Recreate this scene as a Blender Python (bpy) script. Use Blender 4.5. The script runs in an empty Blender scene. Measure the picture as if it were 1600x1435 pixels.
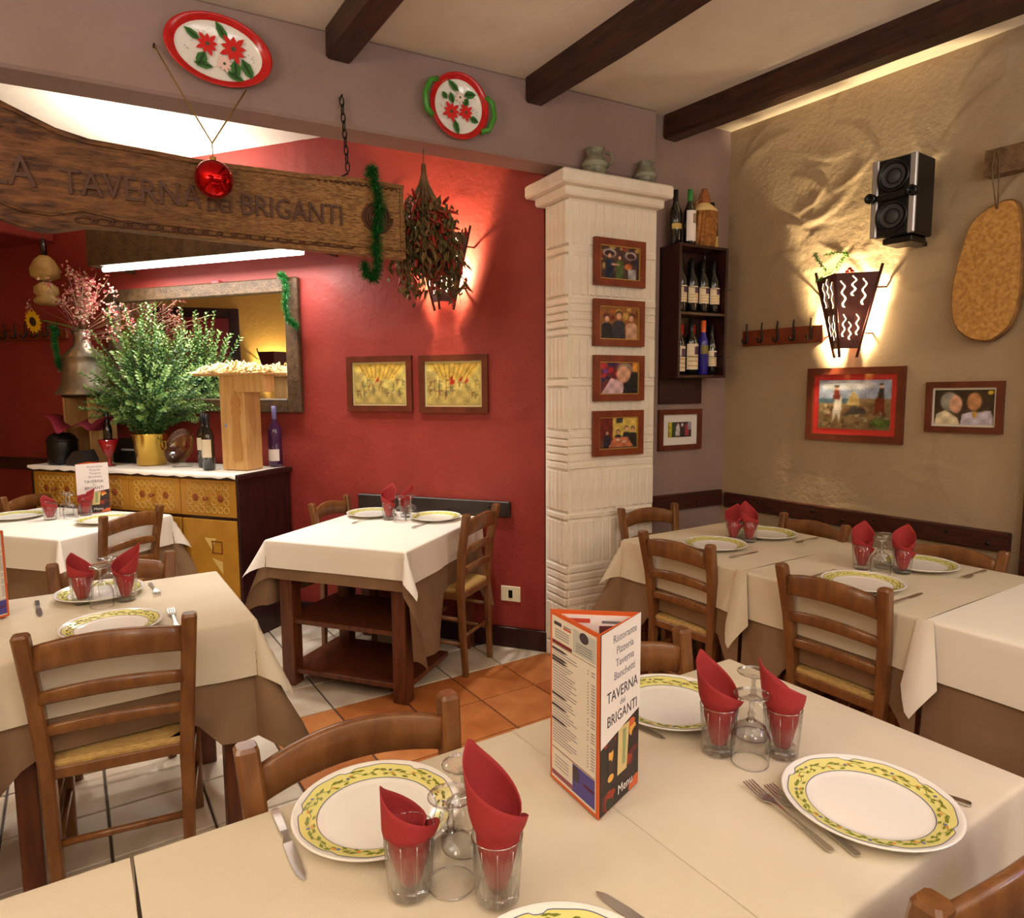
import bpy, bmesh, math, random
import numpy as np
from mathutils import Vector, Matrix
random.seed(7)
C = bpy.context.scene.collection
sc = bpy.context.scene
R = math.radians
PI = math.pi
# ------------------------------------------------------------------ camera
cd = bpy.data.cameras.new('camera'); cam = bpy.data.objects.new('camera', cd); C.objects.link(cam)
cd.sensor_fit = 'HORIZONTAL'; cd.sensor_width = 36; cd.lens = 36*1067/1600; cd.clip_start = .02
pit, yaw, rol = R(5.956), R(33.0), R(-.34)
fw = Vector((math.sin(yaw)*math.cos(pit), math.cos(yaw)*math.cos(pit), -math.sin(pit)))
rt0 = Vector((math.cos(yaw), -math.sin(yaw), 0)); up0 = rt0.cross(fw)
rt = rt0*math.cos(rol)+up0*math.sin(rol); up = up0*math.cos(rol)-rt0*math.sin(rol)
mx = Matrix((rt, up, -fw)).transposed().to_4x4(); mx.translation = (0, 0, 1.5)
cam.matrix_world = mx; sc.camera = cam
# ------------------------------------------------------------------ exposure, world, added fill lights, room lamps
sc.view_settings.view_transform = 'Standard'; sc.view_settings.look = 'None'
sc.view_settings.exposure = 0.0; sc.view_settings.gamma = 1; sc.view_settings.use_curve_mapping = False
w = bpy.data.worlds.new('world'); sc.world = w; w.use_nodes = True
w.node_tree.nodes['Background'].inputs[0].default_value = (1, .9, .8, 1)
w.node_tree.nodes['Background'].inputs[1].default_value = .05
def area(name, loc, size, power, col, rot=(0, 0, 0), sizey=None):
    l = bpy.data.lights.new(name, 'AREA'); l.energy = power; l.color = col; l.size = size
    if sizey: l.shape = 'RECTANGLE'; l.size_y = sizey
    o = bpy.data.objects.new(name, l); C.objects.link(o); o.location = loc; o.rotation_euler = rot
    return o
def spot(name, loc, power, col, ang=100, rad=.08, blend=.8, rot=(0, 0, 0)):
    l = bpy.data.lights.new(name, 'SPOT'); l.energy = power; l.color = col; l.spot_size = R(ang); l.spot_blend = blend; l.shadow_soft_size = rad
    o = bpy.data.objects.new(name, l); C.objects.link(o); o.location = loc; o.rotation_euler = rot
    return o
def point(name, loc, power, col, rad=.03):
    l = bpy.data.lights.new(name, 'POINT'); l.energy = power; l.color = col; l.shadow_soft_size = rad
    o = bpy.data.objects.new(name, l); C.objects.link(o); o.location = loc
    return o
WARM = (1, .92, .80); NEUT = (1, .965, .90)
area('ceiling_fill_front', (.9, -.4, 2.93), .9, 4, WARM)  # three unseen overhead fills added to raise the room's ambient light
area('ceiling_fill_rear', (-.6, -1.2, 2.93), 1.0, 12, NEUT)
area('ceiling_fill_right', (2.6, -.6, 2.93), .9, 9, WARM)
area('added_uplight_rear', (.9, -1.5, 1.9), 2.2, 92, (1, .975, .93), (PI, 0, 0))       # unseen pair added to brighten the ceiling, no fixtures behind them
area('added_uplight_left', (-1.5, .7, 2.0), 1.4, 46, (1, .975, .93), (PI, 0, 0))
point('room_fill_left', (-1.5, 1.0, 2.1), 26, (1, .965, .91), .25)  # unseen point fills added to lift ceiling, lintel and walls
point('room_fill_rear', (.2, -1.7, 2.1), 32, (1, .965, .91), .3)
point('room_fill_right', (2.6, -1.5, 2.1), 44, (1, .96, .9), .3)
spot('violet_lamp', (2.5, -.6, 2.0), 24, (.40, .22, 1), 28, .1, .9, (R(51), 0, R(47)))
spot('alcove_spot_table', (1.15, 3.28, 2.9), 105, NEUT, 80)
spot('alcove_spot_left', (-.3, 4.1, 2.9), 85, NEUT, 90)
# ------------------------------------------------------------------ materials
def lin(c):
    return tuple(((x/255+.055)/1.055)**2.4 if x/255 > .04045 else x/255/12.92 for x in c)
MATS = {}
def mat(name, rgb, rough=.6, metal=0, spec=.4, noise=0, nscale=20, rgb2=None, bump=0, bscale=60, kind='noise', stretch=None, emit=0, coat=0, wscale=None, dist=.01):
    if name in MATS: return MATS[name]
    m = bpy.data.materials.new(name); m.use_nodes = True; n = m.node_tree.nodes; L = m.node_tree.links
    b = n['Principled BSDF']; c = lin(rgb)
    b.inputs['Base Color'].default_value = (*c, 1); b.inputs['Roughness'].default_value = rough
    b.inputs['Metallic'].default_value = metal; b.inputs['Specular IOR Level'].default_value = spec
    if coat: b.inputs['Coat Weight'].default_value = coat; b.inputs['Coat Roughness'].default_value = .15
    if emit:
        b.inputs['Emission Color'].default_value = (*c, 1); b.inputs['Emission Strength'].default_value = emit
    tc = n.new('ShaderNodeTexCoord'); mp = n.new('ShaderNodeMapping'); L.new(tc.outputs['Object'], mp.inputs[0])
    if stretch: mp.inputs['Scale'].default_value = stretch
    if rgb2:
        if kind == 'wave':
            t = n.new('ShaderNodeTexWave'); t.inputs['Scale'].default_value = nscale; t.inputs['Distortion'].default_value = 3; t.inputs['Detail'].default_value = 3
        else:
            t = n.new('ShaderNodeTexNoise'); t.inputs['Scale'].default_value = nscale; t.inputs['Detail'].default_value = 5
        L.new(mp.outputs[0], t.inputs['Vector'])
        r = n.new('ShaderNodeValToRGB'); r.color_ramp.elements[0].position = .35; r.color_ramp.elements[1].position = .65
        r.color_ramp.elements[0].color = (*c, 1); r.color_ramp.elements[1].color = (*lin(rgb2), 1)
        L.new(t.outputs['Fac'] if 'Fac' in t.outputs else t.outputs[0], r.inputs[0]); L.new(r.outputs[0], b.inputs['Base Color'])
    if bump:
        if wscale:
            t2 = n.new('ShaderNodeTexWave'); t2.inputs['Scale'].default_value = wscale; t2.inputs['Distortion'].default_value = .6
        else:
            t2 = n.new('ShaderNodeTexNoise'); t2.inputs['Scale'].default_value = bscale; t2.inputs['Detail'].default_value = 6
        L.new(mp.outputs[0], t2.inputs['Vector'])
        bp = n.new('ShaderNodeBump'); bp.inputs['Strength'].default_value = bump; bp.inputs['Distance'].default_value = dist
        L.new(t2.outputs['Fac'] if 'Fac' in t2.outputs else t2.outputs[0], bp.inputs['Height']); L.new(bp.outputs[0], b.inputs['Normal'])
    MATS[name] = m; return m
def flat(rgb, rough=.5):
    return mat('paint_%d_%d_%d_%d' % (*rgb, int(rough*100)), rgb, rough)
def glassmat(name, tint=(1, 1, 1), base=.05, gain=.75):
    m = bpy.data.materials.new(name); m.use_nodes = True; n = m.node_tree.nodes; L = m.node_tree.links
    n.remove(n['Principled BSDF']); out = n['Material Output']
    tr = n.new('ShaderNodeBsdfTransparent'); tr.inputs[0].default_value = (*tint, 1)
    gl = n.new('ShaderNodeBsdfGlossy'); gl.inputs['Roughness'].default_value = .03
    lw = n.new('ShaderNodeLayerWeight'); lw.inputs[0].default_value = .5
    pw = n.new('ShaderNodeMath'); pw.operation = 'POWER'; pw.inputs[1].default_value = 3.5; L.new(lw.outputs['Facing'], pw.inputs[0])
    ml = n.new('ShaderNodeMath'); ml.operation = 'MULTIPLY_ADD'; ml.inputs[1].default_value = gain; ml.inputs[2].default_value = base; L.new(pw.outputs[0], ml.inputs[0])
    mx_ = n.new('ShaderNodeMixShader'); L.new(ml.outputs[0], mx_.inputs[0]); L.new(tr.outputs[0], mx_.inputs[1]); L.new(gl.outputs[0], mx_.inputs[2]); L.new(mx_.outputs[0], out.inputs[0])
    return m
GLASS = glassmat('clear_glass', (1, 1, 1), .04, .9)
PANE = glassmat('picture_glass', (1, 1, 1), .02, .5)
RED = mat('red_plaster', (150, 55, 48), .5, bump=.25, bscale=30, rgb2=(140, 48, 42), nscale=4)
TAUPE = mat('taupe_plaster', (152, 128, 122), .8, bump=.3, bscale=25, rgb2=(144, 120, 112), nscale=3)
TAN = mat('sand_plaster', (172, 150, 122), .8, bump=.3, bscale=40, rgb2=(164, 142, 114), nscale=3)
OCHRE = mat('ochre_plaster', (205, 165, 85), .8, bump=.3, bscale=25)
CEIL = mat('ceiling_paint', (226, 212, 194), .9, bump=.25, bscale=14, rgb2=(219, 203, 184), nscale=4)
WHITEB = mat('whitewashed_brick', (240, 231, 217), .75, bump=.35, bscale=45, rgb2=(231, 219, 202), nscale=8)
BEAM = mat('dark_stained_beam', (66, 34, 20), .45, rgb2=(38, 19, 12), nscale=6, stretch=(1, 8, 8), bump=.3, bscale=12, kind='noise')
RAILW = mat('dark_rail_wood', (74, 34, 24), .4, rgb2=(50, 22, 16), nscale=5, stretch=(2, 14, 14), bump=.2, bscale=20)
CHAIRW = mat('brown_varnished_wood', (132, 86, 46), .32, rgb2=(108, 66, 34), nscale=9, stretch=(3, 3, 1), bump=.08, bscale=40, coat=.3)
CHAIRW2 = mat('light_varnished_wood', (158, 98, 52), .3, rgb2=(136, 80, 40), nscale=9, stretch=(3, 3, 1), bump=.08, bscale=40, coat=.3)
TABLEW = mat('table_wood', (112, 60, 34), .4, rgb2=(84, 42, 24), nscale=6, stretch=(6, 6, 1), bump=.1)
RUSHX = mat('rush_weave_across', (200, 164, 98), .75, rgb2=(176, 138, 78), nscale=45, stretch=(1, 5, 1), bump=.5, bscale=90, kind='noise')
RUSHY = mat('rush_weave_along', (194, 158, 92), .75, rgb2=(170, 132, 74), nscale=45, stretch=(5, 1, 1), bump=.5, bscale=90)
LINEN = mat('cream_linen', (216, 204, 180), .85, bump=.08, bscale=500, rgb2=(210, 196, 172), nscale=3)
LINEN_WHITE_LIT = mat('white_lit_linen', (240, 232, 220), .85, bump=.08, bscale=500)  # white runner; also the table linen with bright light put into its colour
BROWNC = mat('brown_cloth', (138, 108, 80), .9, bump=.15, bscale=300, rgb2=(124, 96, 70), nscale=4)
TERRA = [mat('terracotta_tile_%d' % i, c, .32, bump=.1, bscale=25, rgb2=d, nscale=7) for i, (c, d) in enumerate([((204, 130, 72), (180, 104, 54)), ((212, 140, 82), (188, 114, 62)), ((196, 122, 66), (172, 98, 50))])]
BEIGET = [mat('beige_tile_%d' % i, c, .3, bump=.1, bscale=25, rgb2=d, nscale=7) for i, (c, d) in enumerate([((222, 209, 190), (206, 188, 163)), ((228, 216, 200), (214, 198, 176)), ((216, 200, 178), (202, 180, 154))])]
GROUT = mat('dark_grout', (84, 74, 66), .9)
PORC = mat('white_porcelain', (238, 234, 226), .15, spec=.6)
PYEL = mat('yellow_glaze', (228, 220, 136), .18, spec=.6)
PLINE = mat('grey_blue_glaze_line', (112, 118, 140), .2)
PGREEN = mat('olive_glaze', (120, 130, 48), .2); PORAN = mat('orange_glaze', (220, 140, 60), .2)
NAP = mat('red_paper_napkin', (158, 44, 46), .8, bump=.1, bscale=200)
STEEL = mat('cutlery_steel', (206, 202, 196), .28, 1)
IRON = mat('black_iron', (40, 36, 34), .4, .6)
BLACKP = mat('black_plastic', (14, 14, 16), .35)
SILVER = mat('silver_plastic', (196, 196, 200), .3, .7)
FRAMEW = mat('reddish_frame_wood', (132, 62, 34), .35, rgb2=(112, 48, 26), nscale=12)
FRAMED = mat('dark_frame_wood', (104, 48, 30), .35, rgb2=(86, 36, 22), nscale=12)
OLDW = mat('grey_brown_old_wood', (128, 98, 66), .6, rgb2=(92, 66, 42), nscale=8, stretch=(3, 3, 3), bump=.4, bscale=30)
DARKOLD = mat('dark_brown_old_wood', (92, 68, 44), .5, rgb2=(66, 46, 28), nscale=8, stretch=(3, 3, 3), bump=.4, bscale=30)
GOLD = mat('gilt_edge', (206, 170, 92), .35, .6)
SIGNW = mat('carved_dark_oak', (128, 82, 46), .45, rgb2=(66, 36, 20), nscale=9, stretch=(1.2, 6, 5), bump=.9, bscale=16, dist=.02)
def sign_gradient(m):       # blends the oak to a paler speckled brown towards its right end
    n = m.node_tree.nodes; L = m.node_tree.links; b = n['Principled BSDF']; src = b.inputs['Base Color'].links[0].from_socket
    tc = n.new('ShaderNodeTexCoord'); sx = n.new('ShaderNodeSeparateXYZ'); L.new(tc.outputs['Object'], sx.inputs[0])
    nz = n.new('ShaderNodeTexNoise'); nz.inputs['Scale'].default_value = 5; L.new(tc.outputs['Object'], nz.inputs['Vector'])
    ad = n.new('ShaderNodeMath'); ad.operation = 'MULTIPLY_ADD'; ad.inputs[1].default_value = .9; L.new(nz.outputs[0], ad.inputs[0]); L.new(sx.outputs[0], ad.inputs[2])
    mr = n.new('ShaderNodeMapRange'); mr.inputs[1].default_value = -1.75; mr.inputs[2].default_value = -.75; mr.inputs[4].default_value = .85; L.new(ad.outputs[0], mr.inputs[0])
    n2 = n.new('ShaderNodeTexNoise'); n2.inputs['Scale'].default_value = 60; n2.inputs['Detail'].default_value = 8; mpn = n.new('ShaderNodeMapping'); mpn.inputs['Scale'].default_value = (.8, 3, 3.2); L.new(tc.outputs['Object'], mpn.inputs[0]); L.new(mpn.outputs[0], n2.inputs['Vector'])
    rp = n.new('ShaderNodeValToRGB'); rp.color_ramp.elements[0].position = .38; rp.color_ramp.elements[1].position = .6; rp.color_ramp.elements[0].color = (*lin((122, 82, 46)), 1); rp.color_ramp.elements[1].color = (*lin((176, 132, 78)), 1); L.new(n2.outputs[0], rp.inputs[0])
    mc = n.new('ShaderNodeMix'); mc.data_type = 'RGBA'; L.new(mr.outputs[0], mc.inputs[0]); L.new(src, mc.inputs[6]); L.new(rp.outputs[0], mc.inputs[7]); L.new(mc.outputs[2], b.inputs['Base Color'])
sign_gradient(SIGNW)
SIGNL = mat('carved_oak_light', (158, 112, 64), .5, rgb2=(110, 66, 34), nscale=24, bump=.7, bscale=40)
SIGND = mat('carved_groove', (78, 42, 22), .5)
BRASS = mat('polished_brass', (214, 178, 84), .22, 1)
PEWTER = mat('worn_pewter', (176, 166, 150), .35, .8, rgb2=(140, 126, 108), nscale=9)
MUSTARD = mat('mustard_paint', (190, 138, 44), .5, rgb2=(176, 124, 36), nscale=7)
MUSTL = mat('cream_scroll_paint', (220, 190, 112), .5)
DARKW = mat('dark_walnut', (56, 24, 22), .4, rgb2=(40, 16, 15), nscale=5, stretch=(6, 6, 1))
PINE = mat('pale_pine', (214, 172, 112), .5, rgb2=(198, 152, 92), nscale=6, stretch=(8, 8, 1))
PINED = mat('routed_pine', (186, 136, 76), .5)
STRAW = mat('straw_shavings', (234, 206, 146), .7)
LEAF = [mat('leaf_%d' % i, c, .5) for i, c in enumerate([(70, 112, 56), (98, 140, 66), (134, 162, 88), (58, 94, 66)])]
TINSEL = mat('green_tinsel', (30, 104, 42), .3, .2)
BOTTLE = mat('dark_bottle_glass', (16, 18, 16), .08, spec=.8, coat=.5)
BOTGRN = mat('green_bottle_glass', (20, 70, 30), .08, spec=.8, coat=.5)
BOTBLUE = mat('blue_bottle_glass', (44, 40, 150), .1, spec=.8)
PAPER = mat('cream_label', (232, 218, 190), .6); PAPERW = mat('white_paper', (238, 228, 224), .6)
WICKER = mat('honey_wicker', (186, 124, 58), .6, rgb2=(140, 86, 36), nscale=40, stretch=(1, 1, 2), bump=.9, wscale=22)
BREAD = mat('speckled_slab_wood', (206, 156, 84), .6, rgb2=(172, 120, 56), nscale=60, bump=.2, bscale=60)
BARK = mat('slab_bark_edge', (148, 104, 58), .8, rgb2=(110, 74, 40), nscale=20)
SHADEM = mat('burgundy_lamp_metal', (84, 38, 30), .5)
GLOW = mat('lit_slot_glow', (255, 236, 190), .6, emit=5)  # emissive strips painting the lamplight seen through open cut-outs in the shade
BULB = mat('lit_bulb', (255, 226, 160), .5, emit=30)
TUBEL = mat('lit_fluorescent_tube', (255, 250, 242), .5, emit=7)
BAUBLE = mat('red_mirror_glass', (190, 16, 18), .07, .85)
MIRROR = mat('mirror_silvering', (235, 235, 232), .01, 1)
POTT = mat('glazed_grey_pottery', (98, 98, 84), .35, rgb2=(140, 136, 116), nscale=25)
SOCK = mat('ivory_plastic', (236, 224, 190), .4)
# ------------------------------------------------------------------ mesh helpers
class M:
    def __init__(s): s.v = []; s.f = []; s.mi = []; s.sm = []
    def add(s, vs, fs, mi=0, sm=False, mx=None):
        k = len(s.v)
        if mx is not None: vs = [mx @ Vector(p) for p in vs]
        s.v += [tuple(p) for p in vs]; s.f += [tuple(i+k for i in f) for f in fs]
        s.mi += [mi]*len(fs); s.sm += [sm]*len(fs); return s
    def box(s, c, d, mi=0, bev=0, mx=None):
        h = [x/2 for x in d]
        if not bev:
            vs = [(c[0]+a*h[0], c[1]+b*h[1], c[2]+e*h[2]) for a in (-1, 1) for b in (-1, 1) for e in (-1, 1)]
            return s.add(vs, [(0, 1, 3, 2), (4, 6, 7, 5), (0, 4, 5, 1), (2, 3, 7, 6), (0, 2, 6, 4), (1, 5, 7, 3)], mi, False, mx)
        vs = []; sg = [(a, b, e) for a in (-1, 1) for b in (-1, 1) for e in (-1, 1)]
        for g in sg:
            for ax in range(3):
                vs.append(tuple(c[i]+g[i]*(h[i] if i == ax else h[i]-bev) for i in range(3)))
        ix = {g: i*3 for i, g in enumerate(sg)}; fs = []
        for ax in range(3):
            o = [i for i in range(3) if i != ax]
            for sgn in (-1, 1):
                q = []
                for (a, b) in ((-1, -1), (1, -1), (1, 1), (-1, 1)):
                    g = [0]*3; g[ax] = sgn; g[o[0]] = a; g[o[1]] = b; q.append(ix[tuple(g)]+ax)
                fs.append(tuple(q))
            for a in (-1, 1):
                for b in (-1, 1):
                    g0 = [0]*3; g0[ax] = -1; g0[o[0]] = a; g0[o[1]] = b; g1 = list(g0); g1[ax] = 1
                    i0 = ix[tuple(g0)]; i1 = ix[tuple(g1)]
                    fs.append((i0+o[0], i1+o[0], i1+o[1], i0+o[1]))
        for g in sg: i = ix[g]; fs.append((i, i+1, i+2))
        return s.add(vs, fs, mi, False, mx)
    def loft(s, rings, closed=True, caps=True, mi=0, sm=True, mx=None):
        n = len(rings[0]); vs = [p for r in rings for p in r]; fs = []
        for i in range(len(rings)-1):
            for j in range(n if closed else n-1):
                fs.append((i*n+j, i*n+(j+1) % n, (i+1)*n+(j+1) % n, (i+1)*n+j))
        s.add(vs, fs, mi, sm, mx)
        if caps:
            for ri in (0, len(rings)-1):
                s.add(rings[ri], [tuple(range(n))], mi, False, mx)
        return s
    def lathe(s, prof, n=24, mi=0, mx=None, sm=True, fy=1):
        return s.loft([[(r*math.cos(2*PI*k/n), fy*r*math.sin(2*PI*k/n), z) for k in range(n)] for r, z in prof], True, False, mi, sm, mx)
    def tube(s, pts, r, n=8, mi=0, caps=True, mx=None):
        pts = [Vector(p) for p in pts]; rings = []; nr = None
        for i, p in enumerate(pts):
            t = (pts[min(i+1, len(pts)-1)]-pts[max(i-1, 0)]).normalized()
            if nr is None: nr = t.cross(Vector((0, 0, 1))) if abs(t.z) < .9 else t.cross(Vector((1, 0, 0)))
            nr = (nr-t*nr.dot(t)).normalized(); b = t.cross(nr)
            rr = r[i] if isinstance(r, (list, tuple)) else r
            rings.append([p+(nr*math.cos(2*PI*k/n)+b*math.sin(2*PI*k/n))*rr for k in range(n)])
        return s.loft(rings, True, caps, mi, True, mx)
    def prism(s, pts, y0, y1, mi=0, mx=None, sidemi=None):      # outline in x,z extruded along y
        n = len(pts); vs = [(x, y0, z) for x, z in pts]+[(x, y1, z) for x, z in pts]
        s.add(vs, [tuple(range(n)), tuple(range(2*n-1, n-1, -1))], mi, False, mx)
        return s.add(vs, [(i, (i+1) % n, n+(i+1) % n, n+i) for i in range(n)], mi if sidemi is None else sidemi, False, mx)
    def ell(s, c, r, n=10, m=6, mi=0, mx=None):
        rings = [[(c[0]+r[0]*math.sin(PI*i/m)*math.cos(2*PI*k/n), c[1]+r[1]*math.sin(PI*i/m)*math.sin(2*PI*k/n), c[2]-r[2]*math.cos(PI*i/m)) for k in range(n)] for i in range(m+1)]
        return s.loft(rings, True, False, mi, True, mx)
    def poly(s, pts, mi=0, mx=None): return s.add(pts, [tuple(range(len(pts)))], mi, False, mx)
    def mesh(s, name, mats, recalc=True):
        me = bpy.data.meshes.new(name); me.from_pydata(s.v, [], s.f)
        for m_ in (mats if isinstance(mats, (list, tuple)) else [mats]): me.materials.append(m_)
        me.polygons.foreach_set('material_index', s.mi); me.polygons.foreach_set('use_smooth', s.sm)
        b = bmesh.new(); b.from_mesh(me); bmesh.ops.remove_doubles(b, verts=b.verts, dist=1e-6)
        if recalc: bmesh.ops.recalc_face_normals(b, faces=b.faces)
        b.to_mesh(me); b.free(); me.update(); return me
def tag(o, label=None, cat=None, group=None, kind=None):
    if label: o['label'] = label
    if cat: o['category'] = cat
    if group: o['group'] = group
    if kind: o['kind'] = kind
    return o
def obj(name, m, mats=None, parent=None, loc=(0, 0, 0), rz=0, label=None, cat=None, group=None, kind=None, recalc=True, rot=None):
    me = m if isinstance(m, bpy.types.Mesh) else m.mesh(name, mats, recalc)
    o = bpy.data.objects.new(name, me); C.objects.link(o)
    o.location = loc; o.rotation_euler = rot or (0, 0, rz)
    if parent: o.parent = parent
    return tag(o, label, cat, group, kind)
def thing(name, label, cat, loc=(0, 0, 0), rz=0, group=None, rot=None):
    o = bpy.data.objects.new(name, None); C.objects.link(o); o.empty_display_size = .05
    o.location = loc; o.rotation_euler = rot or (0, 0, rz)
    return tag(o, label, cat, group)
def copy_tree(o, parent=None, label=None, group=None, loc=None, rz=None, scale=None):
    c = o.copy(); C.objects.link(c)
    if parent: c.parent = parent
    if label: c['label'] = label
    if group: c['group'] = group
    if loc is not None: c.location = loc
    if rz is not None: c.rotation_euler = (0, 0, rz)
    if scale: c.scale = scale
    for ch in list(o.children): copy_tree(ch, c)
    return c
RX90 = Matrix.Rotation(PI/2, 4, 'X')       # x,y plane -> x,z plane facing -y
def T(x, y, z): return Matrix.Translation((x, y, z))
TXT = {}
def text(name, s, size, m, parent, loc, rot=(PI/2, 0, 0), ext=.001, align='CENTER', sx=1, label=None):
    cu = bpy.data.curves.new('txt', 'FONT'); cu.body = s; cu.size = size; cu.extrude = ext; cu.align_x = align; cu.resolution_u = 2
    t = bpy.data.objects.new('txt', cu); C.objects.link(t)
    me = bpy.data.meshes.new_from_object(t.evaluated_get(bpy.context.evaluated_depsgraph_get()))
    bpy.data.objects.remove(t); bpy.data.curves.remove(cu); me.materials.clear(); me.materials.append(m)
    o = obj(name, me, None, parent, loc, rot=rot, label=label); o.scale = (sx, 1, 1); return o
# wall frames: x along the wall, -y out of it into the room, z up
class F:
    def __init__(s, o, deg): s.o = Vector((o[0], o[1], 0)); s.a = R(deg); s.d = Vector((math.cos(s.a), math.sin(s.a), 0)); s.n = Vector((math.sin(s.a), -math.cos(s.a), 0))
    def at(s, x, off, z): p = s.o+s.d*x+s.n*off; return (p.x, p.y, z)
LIN = F((2.2, 2.875), -4.3); PIL = F((2.17, 2.82), -4.3); REA = F((2.78, 2.877), -4.3); RIG = F((3.40, 2.83), -87.7)
RDW = F((1.494, 4.033), math.degrees(math.atan2(-.802, .597)))
ZC = 3.0
# ------------------------------------------------------------------ setting
fl = M().box((1, 3, -.06), (9, 12.4, .1)); floor = obj('floor', fl, GROUT, kind='structure')
tm = {}
for kind_, lst in (('t', TERRA), ('b', BEIGET)):
    for i, m_ in enumerate(lst): tm[kind_, i] = M().box((0, 0, -.007), (.303, .303, .012), bev=.003).mesh('tile', m_)
for i in range(-14, 7):
    for j in range(-6, 12):
        x = 1.594+.312*i+.156; y = 2.426+.312*j+.156
        if not (-1.6 < x < 3.3 and .55 < y < 4.9) or (x-1.494)*-.802+(y-4.033)*-.597 < -.1: continue
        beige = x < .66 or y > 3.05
        obj('tile', tm['b' if beige else 't', random.randrange(3)], None, floor, (x, y, 0))
obj('ceiling', M().box((1, 3, ZC+.05), (9, 12.4, .1)), CEIL, kind='structure')
def plaster(width, x0, h, step, strokes, amp, seed):
    rs = np.random.RandomState(seed); nx = int(width/step)+1; nz = int(h/step)+1
    X, Z = np.meshgrid(np.linspace(x0, x0+width, nx), np.linspace(0, h, nz)); D = np.zeros_like(X)
    for k in range(strokes):
        cx, cz = rs.uniform(x0, x0+width), rs.uniform(0, h); rad = rs.uniform(.1, .45); a0 = rs.uniform(0, 2*PI); da = rs.uniform(.4, 1.1)
        r = np.hypot(X-cx, Z-cz); an = (np.arctan2(Z-cz, X-cx)-a0+PI) % (2*PI)-PI
        fade = np.clip(1-np.abs(an)/da, 0, 1)**.6; d = r-rad; wdt = rs.uniform(.010, .022)
        D += rs.uniform(.3, 1)*amp*(1 if cz > 1.55 else .4)*fade*np.where(d < 0, np.exp(-(d/(wdt*3))**2), np.exp(-(d/(wdt*.6))**2))
    D = np.minimum(D, amp*1.6)
    vs = [(float(a), float(-b), float(c)) for a, b, c in zip(X.ravel(), D.ravel(), Z.ravel())]
    fs = [(j*nx+i, j*nx+i+1, (j+1)*nx+i+1, (j+1)*nx+i) for j in range(nz-1) for i in range(nx-1)]
    m_ = M(); m_.add(vs, fs, 0, True); return m_
def frobj(name, fr, m, mats, **k): return obj(name, m, mats, None, (fr.o.x, fr.o.y, 0), fr.a, **k)
wr = plaster(1.8, -.03, ZC, .0105, 150, .0075, 3); wr.box((.86, .08, ZC/2), (1.78, .12, ZC), bev=.004); wr.box((3.6, .04, 2.7), (3.7, .2, .6)); wr.box((4.6, .04, ZC/2), (3.0, .2, ZC))
frobj('wall_right', RIG, wr, TAN, kind='structure', recalc=False)
wb = plaster(1.25, 0.0, ZC, .03, 26, .006, 8); wb.box((.6, .1, ZC/2), (1.3, .16, ZC), bev=.004)
frobj('wall_back', REA, wb, TAUPE, kind='structure', recalc=False)
lt = M().box((-3.2+.3, .09, (2.62+ZC)/2), (7.0, .18, ZC-2.62), bev=.012)
frobj('trim_1', LIN, lt, [TAUPE], kind='structure')
wl = plaster(4.6, -3.4, ZC, .025, 130, .006, 5); wl.box((-1.9, .12, ZC/2), (6.6, .2, ZC))
frobj('wall_alcove', RDW, wl, RED, kind='structure', recalc=False)
bb = M().box((-1.0, -.012, .06), (4.6, .024, .12), bev=.004)
frobj('baseboard_alcove', RDW, bb, DARKW, kind='structure')
obj('wall_left', M().box((-2.2, 4, ZC/2), (.1, 10, ZC)), OCHRE, kind='structure')
obj('wall_rear', M().box((1, -2.6, ZC/2), (8, .1, ZC)), TAN, kind='structure')
obj('wall_far', M().box((-1.8, 7.9, ZC/2), (4, .1, ZC)), RED, kind='structure')
frobj('trim_2', RDW, M().box((-3.15, -.35, 2.78), (1.3, .7, .44), bev=.01), RED, kind='structure')
# ceiling beams: ends on the back wall, running over the dining room
def beam(p, q, z0, label, n=8):
    p = Vector((*p, 0)); q = Vector((*q, 0)); L_ = (q-p).length; a = math.atan2((q-p).y, (q-p).x); rings = []
    for i in range(n+1):
        j = [random.uniform(-.005, .005) for _ in range(4)]; x = L_*i/n; c = .012; hw = .053
        rings.append([(x, -hw+j[0], c), (x, -hw+c+j[0], j[1]), (x, hw-c+j[2], j[1]), (x, hw+j[2], c), (x, hw, ZC-z0+.0), (x, -hw, ZC-z0+.0)])
    obj('ceiling_beam', M().loft(rings, sm=False), BEAM, None, (p.x, p.y, z0), a, label=label, cat='beam')
beam((1.055, 2.955), (1.04, -1.9), 2.88, 'dark wooden ceiling beam above the oval poinsettia platter, leftmost of three')
beam((2.02, 2.885), (1.93, -1.9), 2.885, 'dark wooden ceiling beam ending above the white brick pillar, middle of three')
beam((2.93, 2.86), (3.23, -1.9), 2.875, 'dark wooden ceiling beam nearest the sand-coloured wall with the loudspeaker')
obj('ceiling_beam', M().box((0, 0, 0), (1.2, .16, .14), bev=.01), BEAM, None, LIN.at(-2.9, -.55, 2.92), LIN.a, label='black beam stub above the left end of the carved sign, in the alcove', cat='beam')
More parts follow.
